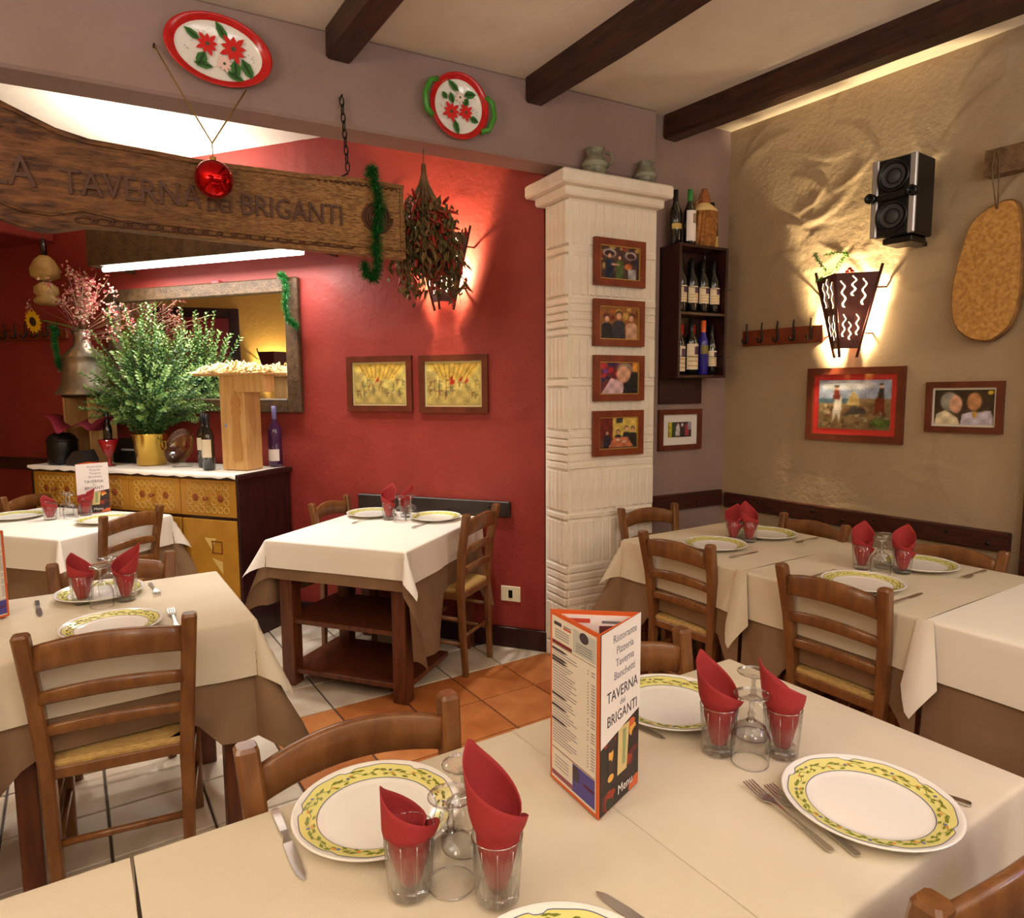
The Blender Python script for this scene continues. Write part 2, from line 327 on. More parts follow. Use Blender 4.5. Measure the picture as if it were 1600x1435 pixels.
# chair rails with screws
def rail(fr, x0, x1, z0, z1, label, n, m_=RAILW):
    t = thing('chair_rail', label, 'rail', fr.at((x0+x1)/2, 0, z0), fr.a)
    obj('board', M().box((0, -.014, (z1-z0)/2), (x1-x0, .028, z1-z0), bev=.005), m_, t)
    sm_ = M().ell((0, 0, 0), (.009, .005, .009), 8, 4).mesh('screw', IRON)
    for k in range(n):
        obj('screw', sm_, None, t, (-(x1-x0)/2+(k+.5)*(x1-x0)/n, -.03, (z1-z0)*(.35+.3*(k % 2))))
rail(RIG, .035, 1.55, .76, .85, 'long dark wooden chair rail screwed along the sand-coloured wall', 9)
rail(REA, .03, .60, .77, .865, 'short dark wooden chair rail beside the white pillar, on the taupe wall', 4)
rail(RDW, .0, 1.0, .765, .855, 'black wooden rail on the red wall behind the small table', 4, mat('black_rail', (44, 34, 30), .4))
rail(RDW, -3.6, -2.7, .90, .99, 'dark wooden rail on the red wall left of the yellow sideboard', 3)
# door jamb at the right edge
t = thing('door_1', None, None, RIG.at(1.6, 0, 0), RIG.a); t['kind'] = 'structure'
obj('door_frame', M().box((.045, -.02, 1.2), (.10, .06, 2.4), bev=.006), RAILW, t)
obj('door_leaf', M().box((.5, .03, 1.2), (.95, .04, 2.4), bev=.004), RAILW, t)
t = thing('door_beam', 'rough brown beam over the door, the wooden slab hanging from it', 'beam', RIG.at(1.38, 0, 2.395), RIG.a)
rg = [[(x, -.085+random.uniform(-.006, .006), .0+random.uniform(-.006, .006)), (x, -.085, .1+random.uniform(-.005, .005)), (x, .02, .1), (x, .02, 0)] for x in np.linspace(0, 1.3, 10)]
obj('log', M().loft(rg, sm=False), OLDW, t)
# ------------------------------------------------------------------ pillar
t = thing('pillar', 'square whitewashed brick pillar with moulded cap, hung with four framed photos', 'pillar', (PIL.o.x, PIL.o.y, 0), PIL.a)
obj('core', M().box((.3, .118, 1.27), (.57, .225, 2.54)), WHITEB, t)
cap = M()
for (o_, z0, z1) in ((.035, 2.452, 2.50), (.075, 2.498, 2.565)):
    cap.box((.282-o_*.15, .1, (z0+z1)/2), (.575+1.7*o_, .24+2*o_, z1-z0), bev=.01)
obj('capital', cap, WHITEB, t)
bm_ = {}
def brick(face, u, z, lu, lz):
    k = (round(lu, 3), round(lz, 3), face)
    if k not in bm_:
        d = (lu, .03, lz) if face == 'f' else (.03, lu, lz)
        bm_[k] = M().box((0, 0, 0), d, bev=.006).mesh('brick', WHITEB)
    j = random.uniform(-.003, .003)
    obj('brick', bm_[k], None, t, (u, .015+j, z) if face == 'f' else (.012+j, u, z), rot=(0, random.uniform(-.01, .01) if face == 'f' else 0, random.uniform(-.02, .02)))
secs = [('v', 2.45, 2.225), ('h', 2.22, 2.182), ('v', 2.178, 1.97), ('H', 1.965, 1.765), ('v', 1.76, 1.545), ('h', 1.54, 1.502), ('v', 1.497, 1.275), ('H', 1.27, 1.065), ('v', 1.06, .84), ('h', .835, .797), ('v', .792, .555), ('H', .55, .33), ('v', .325, .1), ('h', .095, .01)]
for k_, z1, z0 in secs:
    if k_ == 'v':
        for i in range(11): brick('f', .03+.0275+i*.0505, (z0+z1)/2, .0475, z1-z0-.006)
        for i in range(5): brick('s', .025+i*.039, (z0+z1)/2, .036, z1-z0-.006)
    else:
        n = 5 if k_ == 'H' else 1; hh = (z1-z0)/n
        for r_ in range(n):
            zc = z0+hh*(r_+.5); sp = .3 if r_ % 2 else .24
            brick('f', sp/2+.012, zc, sp-.008, hh-.006); brick('f', (sp+.59)/2, zc, .575-sp, hh-.006); brick('s', .103, zc, .196, hh-.006)
# ------------------------------------------------------------------ pictures
def print_mat():
    m = mat('photo_paper', (255, 255, 255), .3); n = m.node_tree.nodes; a = n.new('ShaderNodeAttribute'); a.attribute_name = 'print'
    m.node_tree.links.new(a.outputs['Color'], n['Principled BSDF'].inputs['Base Color']); return m
PRINTM = print_mat(); prs = np.random.RandomState(5)
def painted(w_, h_, bg, patches, nx=80, soft=1, grain=9):      # a flat colour print: one coloured point per grid vertex
    ny = max(8, int(nx*h_/w_)); X, Y = np.meshgrid(np.linspace(0, 1, nx), np.linspace(0, 1, ny)); I = np.ones((ny, nx, 3))*np.array(bg, float)
    asp = w_/h_
    for c_, k_, a in patches:
        if k_ == 'e': d = np.hypot((X-a[0])/a[2], (Y-a[1])/a[3]); mk = np.clip((1.12-d)/.24, 0, 1)
        elif k_ == 'r': mk = ((X >= min(a[0], a[2])) & (X <= max(a[0], a[2])) & (Y >= min(a[1], a[3])) & (Y <= max(a[1], a[3]))).astype(float)
        else:
            ins = np.zeros_like(X, bool); q = a[-1]
            for p in a:
                if p[1] != q[1]: ins ^= ((Y < p[1]) != (Y < q[1])) & (X < (q[0]-p[0])*(Y-p[1])/(q[1]-p[1])+p[0])
                q = p
            mk = ins.astype(float)
        sh = 1+.16*(Y-.5)+.12*np.sin(X*23+a[0][0]*9 if k_ == 'p' else X*23)*np.sin(Y*17)
        I = I*(1-mk[..., None])+np.clip(np.array(c_, float)*sh[..., None], 0, 255)*mk[..., None]
    for _ in range(soft):
        P_ = np.pad(I, ((1, 1), (1, 1), (0, 0)), 'edge'); I = (P_[1:-1, 1:-1]*2+P_[:-2, 1:-1]+P_[2:, 1:-1]+P_[1:-1, :-2]+P_[1:-1, 2:])/6
    I = np.clip(I+prs.normal(0, grain, (ny, nx, 1))+prs.normal(0, grain*.4, (ny, nx, 3)), 0, 255)/255
    I = np.where(I > .04045, ((I+.055)/1.055)**2.4, I/12.92)
    me = bpy.data.meshes.new('photo_print'); me.from_pydata([((x-.5)*w_, -.0098, (y-.5)*h_) for y, x in zip(Y.ravel(), X.ravel())], [], [(r*nx+c_, r*nx+c_+1, (r+1)*nx+c_+1, (r+1)*nx+c_) for r in range(ny-1) for c_ in range(nx-1)])
    at = me.color_attributes.new('print', 'FLOAT_COLOR', 'POINT'); at.data.foreach_set('color', np.concatenate([I.reshape(-1, 3), np.ones((nx*ny, 1))], 1).ravel()); me.materials.append(PRINTM); return me
def picture(name, label, fr, x, z, w_, h_, patches, fw_=.03, bg=(90, 60, 50), mount=None, fm=FRAMEW, gilt=False, group=None, tilt=0, off=.0, mw=.02):
    t = thing(name, label, 'picture', fr.at(x, off, z), group=group, rot=(0, tilt, fr.a))
    f_ = M(); d = .022
    for sx in (-1, 1): f_.prism([(sx*w_/2, -h_/2), (sx*w_/2, h_/2), (sx*(w_/2-fw_), h_/2-fw_), (sx*(w_/2-fw_), -h_/2+fw_)], -d, 0)
    for sz in (-1, 1): f_.prism([(-w_/2, sz*h_/2), (w_/2, sz*h_/2), (w_/2-fw_, sz*(h_/2-fw_)), (-w_/2+fw_, sz*(h_/2-fw_))], -d, 0)
    obj('frame', f_, fm, t)
    iw, ih = w_-2*fw_, h_-2*fw_
    if gilt:
        g = M()
        for s_ in (-1, 1): g.box((s_*(iw/2-.002), -.012, 0), (.005, .012, ih)); g.box((0, -.012, s_*(ih/2-.002)), (iw, .012, .005))
        obj('gilt_edge', g, GOLD, t)
    if mount:
        obj('mount', M().box((0, -.006, 0), (iw, .004, ih)), flat(mount), t); iw -= 2*mw; ih -= 2*mw
    obj('photo_print', painted(iw, ih, bg, patches), None, t)
    obj('glass', M().box((0, -.0165, 0), (w_-2*fw_, .001, h_-2*fw_)), PANE, t)
    return t
SK = (214, 164, 136); SK2 = (196, 140, 112)
def person(x, hz, s, body, skin=SK, hair=(40, 28, 22), base=0.0):
    o = [(body, 'p', [(x-s*1.15, base), (x-s*1.1, hz-s*1.6), (x-s*.5, hz-s*1.05), (x+s*.5, hz-s*1.05), (x+s*1.1, hz-s*1.6), (x+s*1.15, base)])]
    o += [(hair, 'e', (x, hz+s*.25, s*.58, s*.85)), (skin, 'e', (x, hz, s*.48, s*.75))]
    return o
rnd = random.Random(3)
def speck(n, cols, x0, x1, y0, y1, r0=.01, r1=.04):
    return [(rnd.choice(cols), 'e', (rnd.uniform(x0, x1), rnd.uniform(y0, y1), rnd.uniform(r0, r1), rnd.uniform(r0, r1))) for _ in range(n)]
P1 = speck(26, [(150, 40, 30), (40, 50, 90), (180, 150, 90), (60, 40, 40), (120, 90, 60)], .02, .98, .3, .98, .03, .09)+[((214, 206, 200), 'e', (.25, .78, .16, .12)), ((60, 30, 40), 'e', (.25, .77, .13, .09)), ((214, 206, 200), 'e', (.78, .74, .14, .12)), ((70, 40, 40), 'e', (.78, .73, .11, .09))]+person(.25, .70, .09, (34, 40, 66))+person(.5, .66, .08, (90, 110, 60))+[((214, 120, 60), 'e', (.72, .4, .09, .1)), ((180, 176, 180), 'r', (.72, .0, .92, .35)), (SK, 'r', (.3, .42, .5, .48))]
P2 = speck(16, [(160, 90, 40), (200, 160, 80), (120, 50, 30)], 0, 1, .6, 1, .04, .1)+person(.5, .72, .14, (44, 48, 66))+person(.2, .62, .12, (30, 28, 32))+person(.82, .66, .13, (214, 170, 140))
P3 = speck(14, [(180, 40, 50), (120, 60, 140), (60, 40, 80), (200, 90, 50)], 0, .6, .4, 1, .04, .12)+[((224, 190, 200), 'p', [(.05, 0), (.3, .5), (.6, .4), (.65, 0)]), ((30, 34, 36), 'p', [(.6, 0), (.65, .4), (.9, .75), (1, .6), (1, 0)]), ((150, 130, 110), 'e', (.66, .8, .2, .18)), (SK, 'e', (.62, .62, .18, .26)), ((220, 150, 60), 'r', (.85, .7, 1, 1))]
P4 = [((208, 180, 90), 'r', (.3, .3, 1, 1)), ((110, 40, 34), 'r', (0, .3, .36, 1)), ((60, 60, 60), 'r', (.45, .82, .62, 1))]+person(.72, .62, .09, (40, 42, 54))+person(.88, .6, .09, (34, 34, 40))+person(.5, .52, .08, (30, 30, 40))+person(.22, .5, .08, (50, 46, 60))+[((206, 120, 84), 'p', [(.25, .05), (.9, .05), (.75, .36), (.4, .36)]), ((226, 206, 190), 'e', (.5, .28, .06, .03)), ((226, 206, 190), 'e', (.65, .22, .06, .03))]
for (z_, x_, pp, lb, bg) in ((2.150, .322, P1, 'framed photo of two people under wheel-shaped decorations, topmost on the pillar', (84, 56, 50)), (1.838, .321, P2, 'framed photo of three smiling people, second from the top of the pillar', (150, 96, 50)), (1.548, .324, P3, 'framed close-up photo with a person in pink, third from the top of the pillar', (110, 44, 52)), (1.254, .323, P4, 'framed photo of people seated round a table, lowest on the pillar', (120, 70, 50))):
    picture('photo_frame', lb, PIL, x_, z_, .332, .242, pp, .035, bg, gilt=True, off=.006)
picture('photo_frame', 'small framed photo with white mount under the wine cabinet on the taupe wall', REA, .258, 1.248, .33, .24, [((190, 180, 60), 'r', (.02, 0, .16, 1)), ((60, 80, 60), 'r', (.16, 0, .3, 1)), ((206, 200, 204), 'p', [(.3, .1), (.34, .7), (.42, .95), (.5, .7), (.5, .1)]), ((40, 36, 44), 'p', [(.5, 0), (.52, .9), (.66, .95), (.7, 0)]), ((170, 50, 70), 'p', [(.72, .1), (.74, .85), (.88, .8), (.9, .1)]), ((214, 190, 190), 'e', (.6, .8, .05, .12)), ((150, 150, 160), 'r', (.84, .5, 1, 1))], .03, (70, 50, 56), (236, 230, 226), FRAMED, mw=.045)
HO = [((150, 162, 190), 'r', (0, .62, 1, 1)), ((196, 200, 212), 'e', (.4, .9, .4, .1)), ((70, 100, 120), 'r', (0, .52, .45, .62))]+[((128, 104, 72), 'p', [(0, 0), (0, .5), (.3, .46), (.5, .56), (1, .55), (1, 0)])]+speck(60, [(150, 128, 96), (98, 74, 52), (186, 168, 136), (80, 66, 44), (120, 84, 60)], 0, 1, .02, .5, .015, .05)+[((72, 100, 46), 'e', (.88, .14, .13, .1)), ((96, 126, 60), 'e', (.84, .18, .07, .05)), ((190, 168, 112), 'p', [(.4, .5), (.44, .66), (.5, .78), (.55, .7), (.6, .5)]), ((160, 136, 88), 'e', (.5, .6, .06, .05)), ((60, 58, 62), 'p', [(.36, .28), (.5, .48), (.66, .42), (.68, .32), (.5, .3)])]
HO += [((222, 214, 204), 'p', [(.2, .12), (.22, .5), (.24, .6), (.33, .66), (.34, .5), (.31, .12), (.27, .3)]), ((120, 50, 44), 'p', [(.21, .6), (.22, .8), (.3, .8), (.31, .6)]), (SK, 'e', (.26, .84, .025, .04)), ((34, 28, 28), 'e', (.26, .88, .04, .02)), ((112, 34, 24), 'p', [(.8, .28), (.79, .6), (.84, .7), (.92, .62), (.91, .28), (.86, .4)]), ((40, 34, 36), 'p', [(.83, .65), (.84, .84), (.9, .84), (.9, .65)]), (SK, 'e', (.87, .87, .022, .035)), ((30, 26, 26), 'e', (.87, .91, .03, .018))]
picture('photo_frame', 'large framed photo of two horse riders on rocky ground, red mount, under the wall lamp', RIG, .815, 1.402, .51, .385, HO, .035, (150, 128, 96), (206, 50, 48), FRAMED, mw=.03)
picture('photo_frame', 'framed blurry photo of two people face to face, right of the riders photo', RIG, 1.328, 1.399, .32, .235, [((40, 32, 30), 'r', (0, .45, 1, 1)), ((236, 224, 190), 'p', [(0, 0), (.04, .3), (.2, .42), (.4, .2), (.46, 0)]), ((150, 148, 140), 'e', (.26, .66, .16, .28)), (SK, 'e', (.37, .58, .11, .26)), ((206, 200, 222), 'p', [(.46, 0), (.48, .3), (.65, .38), (.95, .4), (1, .2), (1, 0)]), ((52, 40, 34), 'e', (.74, .66, .2, .3)), ((190, 136, 92), 'e', (.68, .66, .12, .26)), ((200, 150, 60), 'e', (.69, .3, .04, .1)), ((210, 180, 60), 'e', (.94, .92, .05, .06))], .028, (50, 40, 36), (232, 226, 214), FRAMED, tilt=R(-.6), mw=.01)
def sketch(seed, reds):
    r_ = random.Random(seed); o = [((214, 196, 110), 'r', (0, 0, 1, 1)), ((222, 186, 84), 'p', [(0, 1), (.3, .6), (.8, .62), (1, 1)]), ((200, 178, 104), 'p', [(0, 0), (.2, .35), (.85, .35), (1, 0)]), ((190, 170, 100), 'r', (0, .3, .2, .8))]
    for k in range(9): x = .1+.1*k; o.append(((120, 90, 50), 'p', [(.25+.06*k, .64), (x*1.05, 1), (x*1.05+.012, 1), (.26+.06*k, .64)]))
    for k in range(34): x = r_.uniform(.03, .95); y = r_.uniform(.12, .5); c_ = r_.choice([(104, 92, 60), (120, 80, 50), (96, 104, 96), (150, 110, 60)]); o.append((c_, 'r', (x, y, x+.012, y+r_.uniform(.1, .2)))); o.append((c_, 'r', (x, y+.1, x+.06, y+.115)))
    for k in range(reds): x = r_.uniform(.4, .7); y = r_.uniform(.45, .65); o.append(((184, 40, 30), 'p', [(x, y), (x+.09, y+.05), (x+.08, y+.16)]))
    return o
picture('print_frame', 'framed yellow interior sketch print, left of the pair on the red wall', RDW, .163, 1.528, .445, .33, sketch(1, 1), .035, (214, 196, 110), (222, 206, 150), FRAMED, mw=.012)
picture('print_frame', 'framed yellow interior sketch print with red touches, right of the pair on the red wall', RDW, .651, 1.524, .435, .333, sketch(2, 5), .035, (214, 196, 110), (222, 206, 150), FRAMED, mw=.012)
# ------------------------------------------------------------------ wall lamps
def sconce(fr, x, z, label, power, slots=True, bx=0, bz=.17):
    t = thing('wall_lamp', label, 'lamp', fr.at(x, 0, z), fr.a)
    A = {-1: ((-.07, -.035, .03), (-.165, -.045, .40)), 0: ((0, -.10, .03), (0, -.17, .40)), 1: ((.07, -.035, .03), (.165, -.045, .40))}
    for s_ in (-1, 1):
        b0, t0 = map(Vector, A[s_]); b1, t1 = map(Vector, A[0]); nn = (t0-b0).cross(b1-b0).normalized()*.003
        if nn.y > 0: nn = -nn
        sh = M(); vs = [b0, b1, t1, t0]; vs = [v-nn for v in vs]+[v for v in vs]
        sh.add(vs, [(0, 1, 2, 3), (4, 5, 6, 7), (0, 1, 5, 4), (1, 2, 6, 5), (2, 3, 7, 6), (3, 0, 4, 7)])
        o = obj('shade_panel', sh, SHADEM, t)
        if slots:
            def P(u, v): return (b0*(1-u)+b1*u)*(1-v)+(t0*(1-u)+t1*u)*v+nn*1.4
            for (u0, v0, v1, drift) in ((.28, .58, .92, .06), (.55, .70, .96, .0), (.8, .55, .9, .05), (.3, .18, .46, .1), (.55, .12, .36, .05), (.78, .16, .46, -.06)):
                q = M(); n = 16; L_ = []
                for k in range(n+1):
                    f_ = k/n; v = v0+(v1-v0)*f_; u = u0+drift*(f_-.5)+.045*math.sin(f_*14); ww = .03*(1-.5*f_)
                    L_.append((P(u-ww, v), P(u+ww, v)))
                for k in range(n): q.add([L_[k][0], L_[k][1], L_[k+1][1], L_[k+1][0]], [(0, 1, 2, 3)])
                obj('lit_slot', q, GLOW, o)
    for s_ in (-1, 0, 1):
        b0, t0 = map(Vector, A[s_]); d = (t0-b0)
        obj('stick', M().tube([b0-d*.12, t0+d*(.1 if s_ else .0)], .007, 6), SHADEM, t)
    for s_ in (-1, 1):
        for v in (.2, .8):
            b0, t0 = map(Vector, A[s_]); p = b0+(t0-b0)*v
            obj('wall_rod', M().tube([p, (p.x+s_*.03, 0.0, p.z+.02*s_*0)], .005, 6), SHADEM, t)
    obj('bulb_holder', M().box((bx, -.03, bz-.05), (.05, .06, .03), bev=.004), IRON, t)
    obj('bulb', M().ell((bx, -.052, bz), (.013, .013, .024), 12, 8), BULB, t)
    p = fr.at(x+bx, .076, z+bz+.045); point('wall_lamp_light', p, power, (1, .8, .45), .02)
    return t
sconce(RIG, .775, 1.66, 'burgundy metal wall lamp with lit wavy slots on the sand-coloured wall', 105, bx=.03, bz=.12)
sconce(RDW, .612, 1.955, 'burgundy metal wall lamp on the red wall, half hidden behind the dried pepper bunch', 75)
# sprig on the right lamp
t = thing('garland_sprig', 'small green garland sprig with a red berry bow on top of the wall lamp', 'garland', RIG.at(.70, .08, 2.065), RIG.a)
def fuzz(pts, n, ln, rs, w_=.0035):
    m_ = M(); pts = [Vector(p) for p in pts]
    for k in range(n):
        f_ = rs.random()*(len(pts)-1); i = min(int(f_), len(pts)-2); p = pts[i].lerp(pts[i+1], f_-i)
        d = Vector((rs.gauss(0, 1), rs.gauss(0, 1), rs.gauss(0, 1))).normalized(); s_ = d.orthogonal().normalized()*w_*.5; q = p+d*ln*rs.uniform(.7, 1.1)
        m_.add([p-s_, p+s_, q+s_*.4, q-s_*.4], [(0, 1, 2, 3)])
    return m_
rs = random.Random(11)
sp = [(-.08, 0, -.02), (-.04, 0, 0), (.02, 0, .02), (.06, 0, .07), (.09, 0, .1), (.03, 0, .115), (-.03, 0, .11)]
obj('stem', M().tube(sp, .003, 5), LEAF[1], t)
obj('needles', fuzz(sp, 260, .018, rs), LEAF[1], t, kind='stuff')
sp2 = [(-.02, 0, .03), (-.07, 0, .09), (-.09, 0, .13)]
obj('needles', fuzz(sp2, 160, .02, rs), LEAF[0], t, kind='stuff')
for k in range(3): obj('berry', M().ell((.10+.012*k, -.015, .005+.012*(k % 2)), (.011, .011, .011), 8, 6), flat((170, 40, 30)), t)
# ------------------------------------------------------------------ loudspeaker
t = thing('loudspeaker', 'black and silver twin-woofer loudspeaker bracketed to the sand-coloured wall', 'speaker', RIG.at(1.098, .27, 2.17), RIG.a)
obj('cabinet', M().box((0, .085, .175), (.186, .17, .345), bev=.006), BLACKP, t)
for s_ in (-1, 1): obj('side_trim', M().box((s_*.082, -.006, .175), (.03, .02, .345), bev=.005), SILVER, t)
obj('front_panel', M().box((0, -.004, .175), (.134, .014, .335), bev=.004), BLACKP, t)
for z_ in (.262, .088):
    wo = obj('woofer', M().lathe([(.07, 0), (.07, .012), (.062, .014), (.056, .006), (.035, -.006), (0.0, -.006)], 28, mx=T(0, -.01, z_) @ RX90), BLACKP, t)
    obj('cone', M().lathe([(.052, .005), (.03, -.003), (.026, .002), (.012, .006), (0, .007)], 24, mx=T(0, -.012, z_) @ RX90), mat('grey_cone', (62, 62, 66), .4), wo)
obj('crossbar', M().box((0, -.022, .175), (.13, .02, .03), bev=.006), BLACKP, t)
for s_ in (-1, 1): obj('port', M().lathe([(0.008, .0), (.019, .0), (.022, .006), (.022, .045), (.014, .045), (.013, .02), (0, .02)], 18, mx=T(s_*.09, -.0, .178) @ RX90), BLACKP, t)
obj('bracket', M().box((.01, .09, -.014), (.13, .14, .028), bev=.005).box((.01, .19, -.01), (.05, .14, .02)), IRON, t)
# ------------------------------------------------------------------ coat racks
def rack(fr, x0, x1, z0, z1, n, label):
    t = thing('coat_rack', label, 'coat rack', fr.at((x0+x1)/2, 0, z0), fr.a); L_ = x1-x0
    obj('board', M().box((0, -.012, (z1-z0)/2), (L_, .024, z1-z0), bev=.004), FRAMEW, t)
    hk = M().tube([(0, -.03, .13), (0, -.034, .1), (0, -.03, .06), (0, -.032, .03), (0, -.045, .012), (0, -.065, .02), (0, -.07, .04)], [.004, .005, .005, .005, .005, .005, .006], 6).box((0, -.027, .045), (.016, .006, .05), bev=.002).mesh('hook', IRON)
    for k in range(n): obj('hook', hk, None, t, (-L_/2+(k+.35)*L_/n, 0, 0))
rack(RIG, .135, .64, 1.735, 1.825, 5, 'wooden coat rack with five iron hooks left of the lit wall lamp')
rack(RDW, -3.45, -2.42, 1.875, 1.95, 9, 'wooden coat rack with iron hooks on the dark red wall at far left')
# hanging slab
ol = [(1.425, 2.277), (1.47, 2.285), (1.505, 2.262), (1.525, 2.16), (1.533, 2.04), (1.536, 1.93), (1.532, 1.85), (1.505, 1.75), (1.44, 1.692), (1.38, 1.695), (1.335, 1.715), (1.29, 1.766), (1.268, 1.87), (1.276, 1.995), (1.30, 2.103), (1.322, 2.19), (1.36, 2.243)]
t = thing('hanging_slab', 'big speckled wooden bread slab hung by string beside the door', 'board', RIG.at(1.4, 0, 1.69), RIG.a)
o2 = []
for i in range(len(ol)):
    a, b, c_, d = [Vector(ol[(i+k) % len(ol)]) for k in (-1, 0, 1, 2)]
    for f_ in (0, .33, .66):
        o2.append(tuple(.5*((2*b)+(c_-a)*f_+(2*a-5*b+4*c_-d)*f_*f_+(3*b-a-3*c_+d)*f_**3)))
pts = [(x-1.4, z-1.69) for x, z in o2]; cx_ = sum(p[0] for p in pts)/len(pts); cz_ = sum(p[1] for p in pts)/len(pts)
inn = [(cx_+(x-cx_)*.955, cz_+(z-cz_)*.975) for x, z in pts]
sl = M(); n = len(pts)
sl.add([(x, -.02, z) for x, z in pts]+[(x, -.052, z) for x, z in pts]+[(x, -.062, z) for x, z in inn], [tuple(range(n))]+[(i, (i+1) % n, n+(i+1) % n, n+i) for i in range(n)]+[(n+i, n+(i+1) % n, 2*n+(i+1) % n, 2*n+i) for i in range(n)], 1)
sl.add([(x, -.062, z) for x, z in inn], [tuple(range(n))], 0)
obj('slab', sl, [BREAD, BARK], t)
obj('string', M().tube([(.02, -.095, .80), (.012, -.092, .72), (.03, -.07, .56)], .003, 5).tube([(.03, -.095, .80), (.04, -.092, .72), (.035, -.07, .56)], .003, 5), OLDW, t)
# ------------------------------------------------------------------ wine cabinet
CABO = .17
t = thing('wine_cabinet', 'dark wooden open wine cabinet of two shelves on the wall beside the pillar', 'cabinet', REA.at(.275, 0, 1.55), REA.a)
W_, D_, H_ = .365, .165, .735
obj('back_panel', M().box((-.02, -.008, H_/2-.075), (W_-.04, .016, H_+.15)), DARKW, t)
for s_ in (-1, 1): obj('side_panel', M().box((s_*(W_/2-.008), -D_/2, H_/2), (.016, D_, H_), bev=.002), DARKW, t)
for nm, z_ in (('top_panel', H_-.008), ('shelf', .358), ('bottom_panel', .008)): obj(nm, M().box((0, -D_/2, z_), (W_-.032, D_-.004, .016), bev=.002), DARKW, t)
for z_ in (.12, .50): obj('guard_wire', M().tube([(-W_/2, -D_-.004, z_), (W_/2+.03, -D_-.004, z_)], .0016, 5), IRON, t)
def bottle(loc, label, glass=BOTTLE, lab=PAPER, patch=(90, 60, 90), caps=(24, 22, 26), h=.31, r=.036, rz=0, group=None, lz=(.055, .15), stripes=True, tall=False):
    t = thing('wine_bottle', label, 'bottle', loc, rz, group); k = h/.31
    obj('body', M().lathe([(0, .004), (r*.8, 0), (r, .006), (r, .18*k), (r*.9, .2*k), (.016, .235*k), (.0135, .25*k), (.0135, h), (0, h)], 20), glass, t)
    obj('capsule', M().lathe([(.0145, .245*k), (.0148, h+.001), (0, h+.002)], 14), flat(caps, .35), t)
    if lab:
        lb = M(); n = 12; a0, a1 = -PI/2-1.25, -PI/2+1.25; z0, z1 = lz[0]*k, lz[1]*k
        arc = [(math.cos(a0+(a1-a0)*i/n), math.sin(a0+(a1-a0)*i/n)) for i in range(n+1)]
        lb.loft([[(x*(r+.0008), y*(r+.0008), z) for x, y in arc] for z in (z0, z1)], False, False)
        mats = [lab]
        if patch:
            mats.append(flat(patch)); sub = arc[5:10]
            lb.loft([[(x*(r+.0014), y*(r+.0014), z) for x, y in sub] for z in (z0+(z1-z0)*.58, z0+(z1-z0)*.9)], False, False, 1)
            if stripes:
                mats.append(flat((206, 170, 110)))
                for q in (.12, .3, .46): lb.loft([[(x*(r+.0014), y*(r+.0014), z) for x, y in arc[1:-1]] for z in (z0+(z1-z0)*q, z0+(z1-z0)*(q+.05))], False, False, 2)
        obj('label', lb, mats, t, recalc=False)
    return t
def cb(x, y, z): return REA.at(.275+x, y, 1.55+z)
ords = ['leftmost', 'second from left', 'third from left', 'rightmost']
for k in range(4):
    bottle(cb(-.125+.083*k, .11, .367), 'cream-labelled wine bottle on the upper cabinet shelf, %s of front four' % ords[k], rz=REA.a, h=.30)
for k in range(3):
    bottle(cb(-.085+.085*k, .05, .367), 'unlabelled dark bottle, back row of the upper cabinet shelf, %s of three' % ('left', 'middle', 'right')[k], rz=REA.a, lab=None, h=.30, group='back row bottles on the upper shelf', r=.03)
for k, (lb, kw) in enumerate([('bottle with broad cream label, left end of the lower cabinet shelf', dict(r=.04, lz=(.02, .16))), ('tall bottle with large cream label, centre front of the lower cabinet shelf', dict(r=.042, h=.32, lz=(.03, .17))), ('blue wine bottle with orange capsule on the lower cabinet shelf', dict(glass=BOTBLUE, caps=(230, 110, 50), lab=flat((120, 110, 60)), patch=None, lz=(.12, .17), r=.03, h=.31)), ('slim bottle with small cream label, right end of the lower cabinet shelf', dict(r=.03, h=.29))]):
    bottle(cb((-.125, -.03, .065, .13)[k], .10, .017), lb, rz=REA.a, **kw)
for k in range(3):
    bottle(cb(-.1+.05*k+(.04 if k == 2 else 0), .04, .017), 'red-capped bottle at the back of the lower cabinet shelf, %s of three' % ('left', 'middle', 'right')[k], lab=None, caps=(196, 50, 36), h=.29, r=.022, group='red capped bottles on the lower shelf', rz=REA.a)
zt = 1.55+H_
bottle(REA.at(.135, .075, zt), 'black bottle with small gold seal standing left on the wine cabinet', lab=flat((200, 170, 90)), patch=None, lz=(.09, .12), h=.30, rz=REA.a)
bottle(REA.at(.20, .12, zt), 'dark bottle with green neck and white label on top of the wine cabinet', lab=PAPERW, patch=(150, 130, 110), caps=(60, 140, 70), h=.30, r=.034, lz=(.02, .19), stripes=False, rz=REA.a)
bottle(REA.at(.425, .06, zt), 'dark bottle with yellow label behind the demijohn on the wine cabinet', lab=flat((206, 178, 100)), patch=None, lz=(.0, .09), h=.27, rz=REA.a)
t = thing('demijohn', 'wicker covered demijohn with cork on top of the wine cabinet', 'demijohn', REA.at(.325, .1, zt), REA.a); t.scale = (1.12, 1.0, 1.13)
obj('wicker', M().lathe([(0, 0), (.058, 0), (.062, .01), (.07, .1), (.074, .165), (.072, .172)], 28), WICKER, t)
obj('rope_collar', M().lathe([(.073, .172), (.066, .185), (.05, .20), (.03, .215), (.022, .222)], 24), STRAW, t)
obj('cork_neck', M().lathe([(.03, .21), (.032, .235), (.026, .26), (.016, .275), (.016, .288), (0, .29)], 16), mat('cork', (150, 90, 50), .8), t)
obj('handle', M().tube([(-.07, 0, .16), (-.065, -.01, .21), (-.03, -.01, .235)], .006, 6), WICKER, t)
